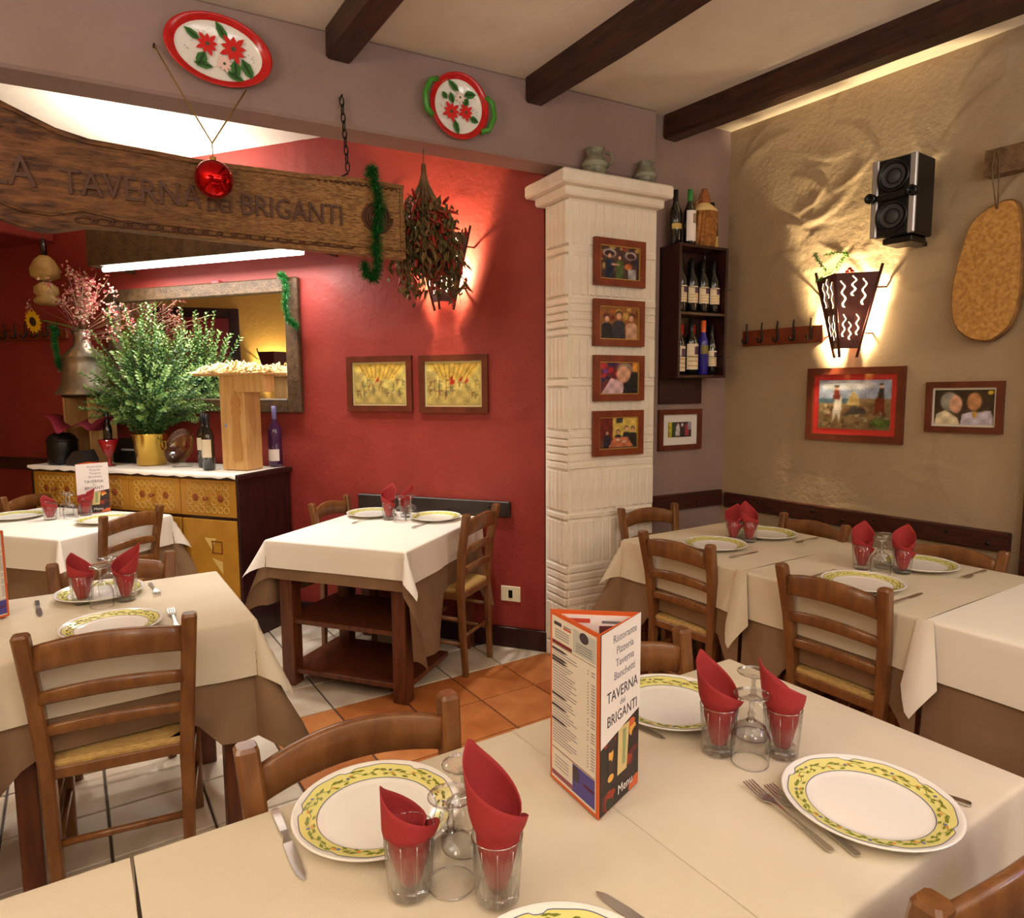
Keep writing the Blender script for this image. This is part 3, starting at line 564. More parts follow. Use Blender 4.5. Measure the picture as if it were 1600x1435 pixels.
# jugs on the pillar cap
def jug(loc, s_, label, rz):
    t = thing('jug', label, 'jug', loc, rz)
    obj('body', M().lathe([(0, 0), (.035*s_, 0), (.052*s_, .02*s_), (.056*s_, .05*s_), (.046*s_, .078*s_), (.036*s_, .09*s_), (.04*s_, .112*s_), (.048*s_, .12*s_), (.042*s_, .12*s_), (.032*s_, .09*s_), (0, .05*s_)], 20), POTT, t)
    obj('handle', M().tube([(.046*s_, 0, .105*s_), (.075*s_, 0, .1*s_), (.08*s_, 0, .07*s_), (.054*s_, 0, .045*s_)], .008*s_, 6), POTT, t)
    obj('band', M().lathe([(.0575*s_, .04*s_), (.0585*s_, .05*s_), (.0565*s_, .06*s_)], 20), flat((150, 150, 130)), t)
jug(PIL.at(.16, .01, 2.565), 1.15, 'larger grey glazed pottery jug at the left of the pillar top', PIL.a-.5)
jug(PIL.at(.49, .01, 2.565), 1.0, 'smaller grey glazed pottery jug at the right of the pillar top', PIL.a+.2)
# ------------------------------------------------------------------ painted plates on the lintel
def petal(m_, cx, cz, a, l, w_, y, mi):
    ca, sa = math.cos(a), math.sin(a)
    pts = [(0, 0), (.35*l, w_*.5), (.7*l, w_*.42), (l, 0), (.7*l, -w_*.42), (.35*l, -w_*.5)]
    m_.poly([(cx+u*ca-v*sa, y, cz+u*sa+v*ca) for u, v in pts], mi)
def wallplate(label, x, z, rx, rz_, tilt, flowers, leaves, handles):
    t = thing('painted_platter', label, 'platter', LIN.at(x, .03, z), rot=(R(4), tilt, LIN.a))
    S = Matrix.Scale(rx, 4, (1, 0, 0)) @ Matrix.Scale(rz_, 4, (0, 0, 1)) @ Matrix.Scale(1, 4)
    obj('dish', M().lathe([(0, .0), (.74, .0), (.8, .006), (.83, .010), (.8, -.004), (0, -.008)], 40, mx=S @ RX90), PORC, t)
    obj('rim', M().lathe([(.81, .009), (.86, .014), (.96, .024), (1.0, .024), (.99, .016), (.83, .002)], 44, mx=S @ RX90), mat('red_glaze', (196, 30, 28), .2, rgb2=(180, 24, 22), nscale=30), t)
    lf = M()
    for (u, v, a, l, w_) in leaves: petal(lf, u*rx, v*rz_, a, l*rx, w_*rx, -.0105, 0); petal(lf, u*rx, v*rz_, a, l*rx*.9, w_*rx*.3, -.0108, 1)
    obj('painted_leaves', lf, [flat((52, 110, 44), .25), flat((30, 66, 34), .25)], t, recalc=False)
    for (u, v, s_, col) in flowers:
        p_ = M()
        for k in range(9): petal(p_, u*rx, v*rz_, k*2*PI/9+.2, s_*rx*(1 if k % 2 else .8), s_*rx*.36, -.0112-.00005*k, 0)
        p_.poly([(u*rx+s_*.16*rx*math.cos(q), -.0125, v*rz_+s_*.16*rx*math.sin(q)) for q in np.linspace(0, 2*PI, 9)[:-1]], 1)
        obj('painted_flower', p_, [flat(col, .25), flat((70, 80, 60), .25)], t, recalc=False)
    sg = M()
    r_ = random.Random(5)
    for k in range(40):
        a = r_.uniform(0, 2*PI); d = r_.uniform(.45, .68); sg.poly([(d*rx*math.cos(a)+.004*math.cos(q+a), -.0106, d*rz_*math.sin(a)+.002*math.sin(q)) for q in (0, 2, 4)], 0)
    obj('painted_sprigs', sg, flat((70, 90, 80), .25), t, recalc=False)
    if handles:
        for s_ in (-1, 1):
            obj('handle', M().tube([(s_*rx*.84, -.02, rz_*.55), (s_*rx*1.08, -.028, rz_*.42), (s_*rx*1.2, -.03, 0), (s_*rx*1.08, -.028, -rz_*.42), (s_*rx*.84, -.02, -rz_*.55)], .013, 8), mat('green_glaze', (70, 140, 50), .25), t)
wallplate('oval red-rimmed platter painted with two poinsettias, no handles, on the lintel', -1.622, 2.805, .195, .128, R(3.5), [(-.22, .12, .24, (206, 34, 30)), (.26, .16, .3, (206, 34, 30)), (.1, -.32, .18, (236, 200, 190))], [(-.35, .16, 2.6, .34, .14), (.16, .3, 2.2, .42, .16), (-.25, -.1, -2.0, .34, .2), (.3, -.1, -1.5, .4, .2), (.42, -.05, -1.0, .42, .2), (-.1, -.5, 3.1, .36, .14), (.1, -.5, -.35, .46, .14)], False)
wallplate('round red-rimmed platter with green handles and poinsettias, on the lintel right', -.607, 2.785, .145, .143, R(8), [(-.22, -.22, .34, (206, 34, 30)), (.26, -.1, .3, (206, 34, 30)), (0, .28, .22, (236, 216, 206))], [(-.2, .02, 2.0, .36, .2), (.2, .05, 1.4, .3, .2), (-.05, .42, 2.6, .5, .2), (.1, .4, .3, .44, .24), (-.1, -.4, -1.1, .5, .2), (.4, -.2, -.2, .34, .2), (-.42, .1, 2.4, .26, .18)], True)
# ------------------------------------------------------------------ carved sign
t = thing('carved_sign', 'long carved dark oak tavern sign board hanging by a chain before the lintel', 'sign', LIN.at(0, .06, 0), LIN.a)
top = [(-3.0, 2.46), (-2.6, 2.52), (-2.40, 2.50), (-2.329, 2.477), (-2.26, 2.447), (-2.173, 2.411), (-2.074, 2.39), (-1.904, 2.383), (-1.741, 2.374), (-1.604, 2.373), (-1.308, 2.376), (-1.093, 2.39), (-.903, 2.386)]
bot = [(-.897, 2.071), (-1.25, 2.075), (-1.521, 2.079), (-1.8, 2.083), (-2.0, 2.088), (-2.109, 2.085), (-2.21, 2.058), (-2.285, 2.062), (-2.36, 2.09), (-2.6, 2.06), (-3.0, 2.1)]
sg = M().prism(top+bot, -.03, .03)
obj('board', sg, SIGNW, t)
edge = M()
edge.tube([(x, -.034, z-.014) for x, z in top], .008, 6)
edge.tube([(x, -.034, z+.035+(.02 if x < -2.1 else 0)) for x, z in bot], .007, 6)
edge.tube([(-.915, -.034, 2.37), (-.915, -.034, 2.09)], .006, 6)
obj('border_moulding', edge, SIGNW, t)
br = M()
def oval(cx, cz, rx, rz_, y=-.035, r=.004, n=14, turns=1, r1=None):
    k = int(n*turns); return [(cx+(rx+(0 if r1 is None else (r1-rx)*q/k))*math.cos(2*PI*q/n), y, cz+(rz_+(0 if r1 is None else (r1-rz_)*q/k))*math.sin(2*PI*q/n)) for q in range(k+1)]
x_ = -2.1
while x_ < -1.15: br.tube(oval(x_, 2.104, .036, .011), .0032, 5); x_ += .052
obj('carved_chain_border', br, SIGND, t)
wv = M()
x_ = -1.58
while x_ < -.95: wv.tube([(x_, -.032, 2.355), (x_+.012, -.036, 2.365), (x_+.024, -.032, 2.355)], .003, 5); x_ += .026
obj('carved_wave_border', wv, SIGND, t)
sp = M().tube(oval(-1.025, 2.235, .012, .012, -.036, n=18, turns=4, r1=.068), .0055, 6)
obj('carved_spiral', sp, SIGND, t)
for s_, xx, zz_, sz, sxx in (('LA', -2.31, 2.20, .15, .8), ('TAVERNA', -1.945, 2.19, .125, .82), ('DEI', -1.655, 2.185, .07, .9), ('BRIGANTI', -1.375, 2.185, .115, .8)):
    text('lettering', s_, sz, SIGND, t, (xx, -.033, zz_), ext=.006, sx=sxx)
# chain
t = thing('chain', 'rusty iron link chain holding the carved sign to the lintel', 'chain', LIN.at(-1.146, .02, 2.73), LIN.a)
lk = M().tube([(.009*math.cos(q), 0, .021*math.sin(q)) for q in np.linspace(0, 2*PI, 13)], .0032, 6).mesh('link', IRON)
for k in range(9): obj('link', lk, None, t, (.001*k, -.01-.0035*k, -.02-.034*k), PI/2*(k % 2)+.2)
obj('nail', M().tube([(0, .03, .0), (0, -.02, .004)], .004, 6), IRON, t)
obj('hook', M().tube([(.01, -.04, -.32), (.0, -.04, -.325), (-.03, -.04, -.345), (-.05, -.04, -.355)], .004, 6), IRON, t)
# red bauble on gold cord
t = thing('bauble', 'large shiny red Christmas bauble on gold cord before the carved sign', 'ornament', LIN.at(-1.677, .165, 2.285), LIN.a)
obj('ball', M().ell((0, 0, 0), (.069, .069, .069), 32, 18), BAUBLE, t)
obj('cap', M().lathe([(.012, .066), (.012, .08), (0, .082)], 12), GOLD, t)
cordm = mat('gold_cord', (150, 120, 60), .5, .4, bump=.6, bscale=300)
cA, cB = Vector((-.17, .145, .5)), Vector((.15, .145, .40)); kn = Vector((0, .0, .13))
obj('cord', M().tube([cA, cA.lerp(kn, .45)+Vector((-.0, 0, -.005)), kn], .0028, 6).tube([cB, cB.lerp(kn, .5), kn], .0028, 6).tube([kn, (0, 0, .08)], .0022, 6), cordm, t)
obj('nail', M().tube([cA+Vector((0, .04, 0)), cA+Vector((0, -.01, 0))], .004, 6), IRON, t)
# tinsel garlands
def garland(label, loc, rz, pts, n, ln):
    t = thing('tinsel_garland', label, 'garland', loc, rz); rs = random.Random(len(label))
    obj('wire', M().tube(pts, .004, 6), TINSEL, t); obj('tinsel', fuzz(pts, n, ln, rs, .004), [TINSEL], t, kind='stuff')
garland('green tinsel garland draped over the right end of the carved sign', LIN.at(-1.04, .12, 2.0), LIN.a, [(-.012, .05, .41), (-.01, 0, .43), (-.005, -.01, .39), (.012, 0, .33), (.02, 0, .26), (.008, 0, .18), (.0, 0, .1), (.004, 0, .03), (-.01, .01, -.03), (-.035, .03, -.01), (-.045, .05, .04)], 2600, .034)
garland('green tinsel garland hanging on the right upper corner of the wall mirror', RDW.at(-.43, .07, 1.85), RDW.a, [(-.06, 0, .35), (-.02, 0, .34), (-.01, 0, .25), (-.03, 0, .17), (-.005, 0, .08), (.03, 0, .05), (.06, 0, .03)], 1300, .03)
garland('dark green tinsel strand hanging left of the metal jug of dried flowers', RDW.at(-2.14, .33, 1.70), RDW.a, [(0, 0, .22), (.02, 0, .2), (.01, 0, .1), (.03, 0, 0), (.05, 0, -.06)], 1300, .03)
# ------------------------------------------------------------------ dried pepper bunch
t = thing('pepper_bunch', 'upside-down bunch of dried chilli plants hanging below the lintel', 'pepper bunch', LIN.at(-.73, -.1, 2.62), LIN.a)
rs = random.Random(4); PEP = [M().tube([(0, 0, 0), (.004, 0, -.014), (.003, 0, -.03), (-.003, 0, -.046)], [.003, .006, .005, .001], 6).mesh('pepper', mat('dried_pepper_%d' % i, c_, .45)) for i, c_ in enumerate([(150, 32, 18), (98, 62, 28), (128, 44, 22), (84, 72, 36)])]
t.scale = (1.4, 1.3, 1.36); obj('string', M().tube([(0, 0, 0), (0, 0, -.1)], .0015, 5), OLDW, t)
ends = []
stm = M()
for k in range(34):
    a = rs.uniform(0, 2*PI); rr = .115*math.sqrt(rs.random())+.01; z1 = -rs.uniform(.34, .5)+.2*max(0, rr-.09)
    p3 = Vector((rr*math.cos(a), rr*math.sin(a)*.7, z1)); p1 = Vector((p3.x*.15, p3.y*.15, -.12)); p2 = Vector((p3.x*.75, p3.y*.75, -.24))
    stm.tube([(0, 0, -.06), p1, p2, p3], [.003, .003, .0025, .001], 5); ends.append((p1, p2, p3))
stm.tube([(0, 0, -.05), (0, 0, -.16)], [.008, .016], 8)
obj('stems', stm, OLDW, t, kind='stuff')
def onb():
    p1, p2, p3 = rs.choice(ends); f_ = rs.random(); p = p2.lerp(p3, f_) if rs.random() < .8 else p1.lerp(p2, .5+f_/2)
    return p+Vector((rs.gauss(0, .022), rs.gauss(0, .018), rs.gauss(0, .02)))
for k in range(290):
    p = onb(); obj('pepper', PEP[rs.choice([0, 0, 1, 2, 2, 3])], None, t, p, rot=(rs.gauss(0, .7), rs.gauss(0, .7), rs.uniform(0, 6)))
lfm = M()
for k in range(2600):
    p = onb(); d = Vector((rs.gauss(0, .5), rs.gauss(0, .5), -1)).normalized(); s_ = d.cross(Vector((rs.gauss(0, 1), rs.gauss(0, 1), 0))).normalized()*.006; l = rs.uniform(.02, .045)
    lfm.add([p, p+d*l*.5+s_, p+d*l, p+d*l*.5-s_], [(0, 1, 2, 3)], rs.randrange(3))
obj('dried_leaves', lfm, [mat('dried_leaf_a', (96, 82, 44), .8), mat('dried_leaf_b', (120, 92, 52), .8), mat('dried_leaf_c', (72, 66, 34), .8)], t, kind='stuff', recalc=False)
# ------------------------------------------------------------------ socket plate
t = thing('wall_socket', 'ivory socket plate low on the red wall', 'socket', RDW.at(.995, 0, .27), RDW.a)
obj('plate', M().box((0, -.004, .045), (.12, .008, .09), bev=.003), SOCK, t); obj('insert', M().box((0, -.009, .045), (.024, .004, .046), bev=.001), BLACKP, t)
# ------------------------------------------------------------------ mirror, hood, light
t = thing('wall_mirror', 'large wall mirror in a grey-brown wooden frame above the sideboard', 'mirror', RDW.at(-1.2, 0, 1.35), RDW.a)
W_, H_ = 1.62, .84
for s_ in (-1, 1):
    obj('frame_side', M().box((s_*(W_/2-.05), -.02, H_/2), (.10, .04, H_), bev=.008), DARKOLD, t)
obj('frame_top', M().box((0, -.02, H_-.045), (W_-.2, .04, .09), bev=.008), DARKOLD, t); obj('frame_bottom', M().box((0, -.02, .045), (W_-.2, .04, .09), bev=.008), DARKOLD, t)
obj('mirror_glass', M().box((0, -.012, H_/2), (W_-.19, .008, H_-.17)), MIRROR, t)
t = thing('light_hood', 'brown wooden hood with a lit fluorescent strip above the mirror', 'light hood', RDW.at(-.93, 0, 2.28), RDW.a)
obj('front_board', M().box((0, -.34, .13), (1.66, .02, .24), bev=.004), DARKOLD, t)
obj('top_board', M().box((0, -.17, .26), (1.70, .36, .02), bev=.004), DARKOLD, t)
for s_ in (-1, 1): obj('end_board', M().box((s_*.82, -.17, .13), (.02, .33, .24), bev=.004), DARKOLD, t)
obj('tube', M().tube([(-.76, -.285, -.005), (.78, -.285, -.005)], .017, 12), TUBEL, t)
obj('reflector', M().box((.01, -.27, .03), (1.6, .10, .02), bev=.004), flat((224, 220, 214)), t)
obj('switch_box', M().box((-.1, -.02, -.1), (.06, .03, .05), bev=.004), mat('red_box', (170, 60, 64), .5), t)
p = RDW.at(-.92, .24, 2.255); area('fluorescent_light', p, 1.5, 24, (1, .97, .9), (0, 0, RDW.a), .1)
p = RDW.at(-1.0, .25, 2.60); area('hood_uplight', p, 1.3, 30, (1, .96, .88), (PI, 0, -RDW.a), .1)
# what the mirror sees: framed red mirror and a lamp on the ochre wall
LFW = F((-2.15, 5.6), 90)
t = thing('dark_framed_panel', 'dark framed red panel on the ochre wall, seen in the mirror', 'picture', LFW.at(-.2, 0, 1.35), LFW.a)
for s_ in (-1, 1): obj('frame_side', M().box((s_*.36, -.02, .5), (.1, .04, 1.0), bev=.006), DARKW, t)
for z_ in (.05, .95): obj('frame_rail', M().box((0, -.02, z_), (.62, .04, .1), bev=.006), DARKW, t)
obj('panel', M().box((0, -.008, .5), (.62, .01, .8)), mat('red_panel', (150, 36, 50), .3), t)
sconce(F((-2.15, 5.6), 90), -.95, 1.5, 'burgundy wall lamp on the ochre wall, seen in the mirror', 26, False)
# ------------------------------------------------------------------ sideboard
SX0, SX1, SO, SZ = -2.24, -.51, .48, 1.005
SM = (SX0+SX1)/2; SWd = SX1-SX0
t = thing('sideboard', 'mustard yellow sideboard with scroll-painted drawers and dark walnut side', 'sideboard', RDW.at(SM, 0, 0), RDW.a)
obj('carcass', M().box((0, -SO/2-.01, .52), (SWd-.02, SO-.05, .92)), DARKW, t)
obj('top', M().box((0, -SO/2-.01, SZ-.015), (SWd+.03, SO+.01, .03), bev=.004), DARKW, t)
for s_ in (-1, 1): obj('side_panel', M().box((s_*(SWd/2-.01), -SO/2-.01, .49), (.02, SO-.02, .97), bev=.002), DARKW, t)
obj('plinth', M().box((0, -SO/2, .05), (SWd-.04, SO-.08, .1)), DARKW, t)
ndr = 4; dw = (SWd-.04)/ndr
for k in range(ndr):
    cx = -SWd/2+.02+dw*(k+.5)
    d = obj('drawer', M().box((cx, -SO+.012, .86), (dw-.004, .022, .22), bev=.003), MUSTARD, t)
    sc_ = M()
    for i in range(7):
        for j in range(4):
            x = cx+(i-3)*.046; z = .86+(j-1.5)*.046
            if abs(i-3) == 2 and j in (1, 2): continue
            if i == 3 and j in (1, 2): continue
            sc_.tube(oval(x, z, .019, .019, -SO+.0, n=8), .0022, 4)
    obj('scroll_painting', sc_, MUSTL, d)
    for s_ in (-1, 1): obj('rosette', M().lathe([(0, .004), (.02, .003), (.024, 0)], 8, mx=T(cx+s_*.095, -SO+.001, .86) @ RX90), mat('brown_rosette', (140, 72, 30), .5), d)
    obj('knob', M().lathe([(.006, 0), (.006, .01), (.015, .018), (.014, .028), (0, .032)], 12, mx=T(cx, -SO+.001, .86) @ RX90), mat('wood_knob', (150, 80, 36), .4), d)
for k in range(4):
    cx = -SWd/2+.02+dw*(k+.5)
    d = obj('door', M().box((cx, -SO+.012, .42), (dw-.01, .022, .62), bev=.004), MUSTARD, t)
    y = -SO-.0005; obj('painted_triangle', M().poly([(cx-.04, y, .62), (cx+.05, y, .62), (cx+.01, y, .55)]), MUSTL, d, recalc=False); obj('painted_triangle', M().poly([(cx+.01, y, .5), (cx+.09, y, .48), (cx+.09, y, .40)]), MUSTL, d, recalc=False)
    mo2 = M().box((cx+.05, y, .60), (.08, .002, .008)).box((cx+.09, y, .565), (.008, .002, .075)).box((cx+.05, y, .53), (.08, .002, .008)).box((cx+.02, y, .565), (.008, .002, .07))
    obj('painted_square', mo2, mat('brown_motif', (128, 74, 30), .5), d)
rc = M(); n = 30
for q in range(n+1):
    x = -SWd/2-.0+(SWd)*q/n
rc.loft([[(-SWd/2+SWd*q/n, y, SZ+.003+random.uniform(0, .002)+(.0 if 0 < iy < 3 else -.0)) for q in range(n+1)] for iy, y in enumerate((-SO+.03+0, -SO+.1, -.2, -.06))], False, False)
rc.loft([[(-SWd/2+SWd*q/n, -SO-.022, SZ-.012-.012*abs(math.sin(q*1.3))) for q in range(n+1)], [(-SWd/2+SWd*q/n, -SO-.02, SZ+.004) for q in range(n+1)], [(-SWd/2+SWd*q/n, -SO+.03, SZ+.004) for q in range(n+1)]], False, False)
obj('runner_cloth', rc, LINEN_WHITE_LIT, None, RDW.at(SM, 0, 0), RDW.a, label='white runner cloth along the sideboard top', cat='cloth', recalc=False)
ZT = SZ+.008
# brass pot and plant
t = thing('potted_plant', 'bushy small-leaved plant in a brass pot on the sideboard', 'plant', RDW.at(-1.43, .24, ZT), RDW.a)
obj('pot', M().lathe([(0, 0), (.085, 0), (.09, .01), (.108, .19), (.116, .20), (.116, .206), (.106, .204), (.1, .15), (0, .15)], 28), BRASS, t)
for s_ in (-1, 1): obj('pot_handle', M().tube([(s_*.104, 0, .16), (s_*.13, 0, .15), (s_*.128, 0, .11), (s_*.1, 0, .1)], .006, 6), BRASS, t)
rs = random.Random(21); stm = M(); lf = M()
for k in range(190):
    a = rs.uniform(0, 2*PI); th = R(72)*rs.random()**.8; ln = rs.uniform(.55, .98)*(1-.42*(th/R(78))**1.5)
    end = Vector((ln*math.sin(th)*math.cos(a)*.95, ln*math.sin(th)*math.sin(a)*.5, .15+ln*math.cos(th)))
    end.y = min(end.y, .14); p1 = Vector((end.x*.38, end.y*.38, .15+(end.z-.15)*.42+.05)); pts = [Vector((rs.gauss(0, .035), rs.gauss(0, .035), .15)), p1, p1.lerp(end, .55)+Vector((0, 0, .025)), end]
    stm.tube(pts, [.003, .0025, .002, .001], 4)
    nl = 50
    for q in range(nl):
        f_ = .2+.8*q/nl; i = min(int(f_*3), 2); p = pts[i].lerp(pts[i+1], f_*3-i); ax = (pts[i+1]-pts[i]).normalized()
        b = q*2.4+rs.random(); o1 = ax.orthogonal().normalized(); d = (Matrix.Rotation(b, 3, ax) @ o1)*.8+ax*.6; d.normalize(); s_ = d.cross(ax).normalized()*.0075; l = rs.uniform(.018, .034)
        lf.add([p, p+d*l*.5+s_, p+d*l, p+d*l*.5-s_], [(0, 1, 2, 3)], rs.choice([0, 1, 2, 3]) if f_ < .75 else rs.choice([1, 2, 2]))
obj('stems', stm, LEAF[0], t, kind='stuff'); obj('foliage', lf, LEAF, t, kind='stuff', recalc=False)
# crate, metal jug and dried flowers
t = thing('wooden_crate', 'upright open wooden crate under the metal jug on the sideboard', 'crate', RDW.at(-1.99, .22, ZT), RDW.a)
for s_ in (-1, 1): obj('side_board', M().box((s_*.115, 0, .22), (.016, .2, .44), bev=.002), PINE, t)
obj('top_board', M().box((0, 0, .448), (.25, .2, .016), bev=.002), DARKW, t); obj('back_board', M().box((0, .09, .22), (.22, .012, .44)), PINE, t); obj('bottom_board', M().box((0, 0, .008), (.22, .2, .016)), PINE, t)
JZ = ZT+.456
t = thing('metal_jug', 'tall bell-shaped pewter jug holding dried flowers, on the crate', 'jug', RDW.at(-1.99, .24, JZ), RDW.a)
obj('body', M().lathe([(0, 0), (.175, 0), (.178, .012), (.14, .07), (.125, .2), (.122, .25), (.128, .255), (.055, .33), (.05, .38), (.062, .43), (.056, .43), (.045, .38), (0, .35)], 32), PEWTER, t)
obj('rim', M().tube([(.062*math.cos(q), .062*math.sin(q), .43) for q in np.linspace(0, 2*PI, 25)], .004, 6), PEWTER, t)
t = thing('dried_bouquet', 'dried pink and cream flower bouquet standing in the metal jug', 'flowers', RDW.at(-1.99, .24, JZ+.36), RDW.a)
rs = random.Random(8); st = M(); fl_ = M()
for k in range(64):
    x = rs.gauss(.11, .19); y = min(.1, rs.gauss(-.03, .07)); z = rs.uniform(.06, .5)-.25*abs(x)
    e = Vector((x, min(y, .12), z)); m_ = Vector((x*.3, y*.3, z*.55)); st.tube([(0, 0, 0), m_, e], .0022, 4)
    if k % 3:
        for q in range(12):
            c_ = e+Vector((rs.gauss(0, .02), rs.gauss(0, .02), rs.gauss(0, .028)))
            for w_ in range(3):
                d = Vector((rs.gauss(0, 1), rs.gauss(0, 1), rs.gauss(0, 1))).normalized()*.016; s_ = d.orthogonal().normalized()*.007
                fl_.add([c_, c_+d*.5+s_, c_+d, c_+d*.5-s_], [(0, 1, 2, 3)], rs.choice([0, 0, 1, 2]))
obj('stems', st, mat('dry_stem', (150, 116, 88), .8), t, kind='stuff')
obj('dried_blossoms', fl_, [mat('pink_blossom', (206, 130, 120), .8), mat('cream_blossom', (232, 206, 178), .8), mat('dusty_red_blossom', (150, 44, 52), .8)], t, kind='stuff', recalc=False)
for (dx, dz) in ((-.28, .34), (-.2, .24), (-.26, .12)):
    obj('twig', M().tube([(0, 0, 0), (dx*.4, -.02, dz*.6), (dx, -.03, dz)], [.004, .003, .001], 5), mat('mauve_twig', (150, 90, 100), .8), t)
t = thing('sunflower', 'yellow artificial sunflower leaning out left of the metal jug', 'flower', RDW.at(-2.36, .30, JZ+.50), rot=(R(10), R(10), RDW.a))
pet = M()
for k in range(18): petal(pet, 0, 0, k*2*PI/18, .085, .03, -.004*(k % 2), 0)
obj('petals', pet, mat('sunflower_petal', (236, 190, 30), .6), t, recalc=False)
obj('disc', M().ell((0, -.004, 0), (.032, .012, .032), 16, 6), mat('sunflower_disc', (50, 30, 16), .9), t)
obj('stem', M().tube([(0, .01, 0), (.06, .04, .01), (.18, .06, -.0), (.36, .12, -.03)], .005, 6), LEAF[1], t)
# hanging gourd
t = thing('hanging_gourd', 'straw-jacketed double gourd flask hanging from the hood at far left', 'gourd', RDW.at(-2.28, .25, 2.08), RDW.a)
obj('body', M().lathe([(0, 0), (.05, .0), (.075, .015), (.08, .03), (.055, .06), (.075, .08), (.072, .12), (.03, .155), (.05, .17), (.085, .19), (.09, .24), (.06, .3), (.028, .33), (.0, .335)], 24), mat('gourd_straw', (196, 164, 100), .6, rgb2=(160, 124, 70), nscale=14, bump=.4), t)
obj('neck', M().lathe([(.02, .325), (.02, .40), (.016, .44), (0, .44)], 12), BOTTLE, t); obj('strap', M().lathe([(.036, .15), (.04, .158), (.036, .166)], 16), DARKW, t)
obj('cord', M().tube([(0, 0, .44), (.01, -.05, .62)], .003, 5), OLDW, t)
# wine box with mill, straw tray
t = thing('wine_box', 'pale pine wine box with a routed pepper mill shape, on the sideboard', 'box', RDW.at(-.665, .26, ZT), RDW.a)
obj('case', M().box((0, 0, .285), (.185, .14, .57), bev=.003), PINE, t)
ml_ = [(-.03, .03), (-.034, .1), (-.024, .2), (-.022, .3), (-.034, .315), (-.034, .33), (-.024, .345), (-.034, .37), (-.03, .4), (-.012, .42), (0, .45), (.012, .42), (.03, .4), (.034, .37), (.024, .345), (.034, .33), (.034, .315), (.022, .3), (.024, .2), (.034, .1), (.03, .03)]
obj('mill_relief', M().prism([(x+.03, z+.03) for x, z in ml_], -.078, -.069), PINED, t)
obj('seal', M().lathe([(0, .003), (.011, .002), (.012, 0)], 12, mx=T(-.055, -.0695, .27) @ RX90), flat((150, 150, 170)), t)
t = thing('straw_tray', 'shallow pine tray of straw shavings lying on the wine box', 'tray', RDW.at(-.68, .24, ZT+.57), RDW.a)
obj('tray', M().box((0, 0, .008), (.54, .2, .016), bev=.003).box((.16, -.05, -.05), (.2, .1, .1), bev=.003), PINE, t)
rs = random.Random(14); sw = M()
for k in range(230):
    p = Vector((rs.uniform(-.28, .25), rs.uniform(-.1, .09), .016)); a = rs.uniform(0, PI); l = rs.uniform(.05, .13); hz = rs.uniform(.005, .085)*(1-abs(p.x)*1.6); d = Vector((math.cos(a), math.sin(a), 0))
    pts = [p-d*l/2+Vector((0, 0, hz*.3)), p+Vector((0, 0, hz)), p+d*l/2+Vector((0, 0, hz*.3))]; s_ = Vector((-d.y, d.x, .6)).normalized()*.006
    sw.loft([[q-s_, q+s_] for q in pts], False, False)
obj('shavings', sw, STRAW, t, kind='stuff', recalc=False)
# bottles and small things on the sideboard
bottle(RDW.at(-.835, .36, ZT), 'dark wine bottle with cream label in front of the wine box side', h=.34, rz=RDW.a, patch=None, lz=(.07, .17))
bottle(RDW.at(-.98, .25, ZT), 'dark wine bottle with cream label behind the glass bowl', h=.34, rz=RDW.a, patch=None, lz=(.1, .17))
bottle(RDW.at(-.565, .08, ZT), 'purple bottle with white label standing right of the wine box', glass=mat('purple_glass', (70, 34, 80), .1, spec=.8), lab=PAPERW, patch=None, caps=(110, 100, 150), h=.38, lz=(.03, .09), r=.042, rz=RDW.a)
t = thing('glass_bowl', 'big clear fluted glass bowl tipped up on a foot beside the brass pot', 'bowl', RDW.at(-1.13, .28, ZT), RDW.a)
obj('foot', M().lathe([(0, 0), (.06, 0), (.062, .006), (.02, .02), (.018, .05)], 24), GLASS, t)
mb = T(0, 0, .125) @ Matrix.Rotation(R(68), 4, 'X')
obj('bowl', M().lathe([(0, -.03), (.04, -.026), (.08, -.008), (.115, .02), (.118, .02), (.083, -.012), (.04, -.031), (0, -.035)], 28, mx=mb), glassmat('bowl_glass', (.96, .97, .97), .16, .85), t)
t = thing('coffee_jar', 'shiny black rounded jar at the left end of the sideboard', 'jar', RDW.at(-2.06, .38, ZT), RDW.a)
obj('body', M().lathe([(0, 0), (.085, 0), (.09, .01), (.09, .15), (.08, .185), (.05, .205), (0, .21)], 24), BLACKP, t)
obj('lid', M().lathe([(.092, .148), (.094, .155), (.092, .162)], 24), IRON, t)
t = thing('card_reader', 'dark grey wedge-shaped counter device beside the black jar', 'device', RDW.at(-1.86, .40, ZT), RDW.a)
obj('body', M().prism([(-.09, 0), (-.085, .03), (-.02, .09), (.05, .1), (.09, .04), (.09, 0)], -.05, .05), mat('dark_grey_plastic', (46, 42, 40), .4), t)
obj('keys', M().prism([(-.08, .036), (-.03, .083), (-.028, .081), (-.078, .034)], -.04, .04), IRON, t)
t = thing('red_goblet', 'red glass goblet with a small bottle in it, on the sideboard', 'goblet', RDW.at(-1.64, .38, ZT), RDW.a)
obj('glass', M().lathe([(0, 0), (.04, 0), (.012, .01), (.01, .06), (.03, .08), (.06, .17), (.056, .17), (.025, .09), (0, .08)], 20), mat('red_glass', (150, 20, 30), .1, spec=.8), t)
bottle(RDW.at(-1.64, .38, ZT+.09), 'small dark bottle standing in the red goblet', h=.25, r=.026, rz=RDW.a, patch=None, lz=(.03, .08), lab=flat((190, 190, 190)))
rs = random.Random(2)
dr = M(); n = 30
dr.loft([[((q/n-.5)*.54, -.11+.2*j/8+.02*math.sin(q*.35+j*.4), .02+.035*math.sin(q*.42+j*.35)+.10*abs(q/n-.55)*1.5*(1-.5*j/8)+.03*j/8) for q in range(n+1)] for j in range(9)], False, False)
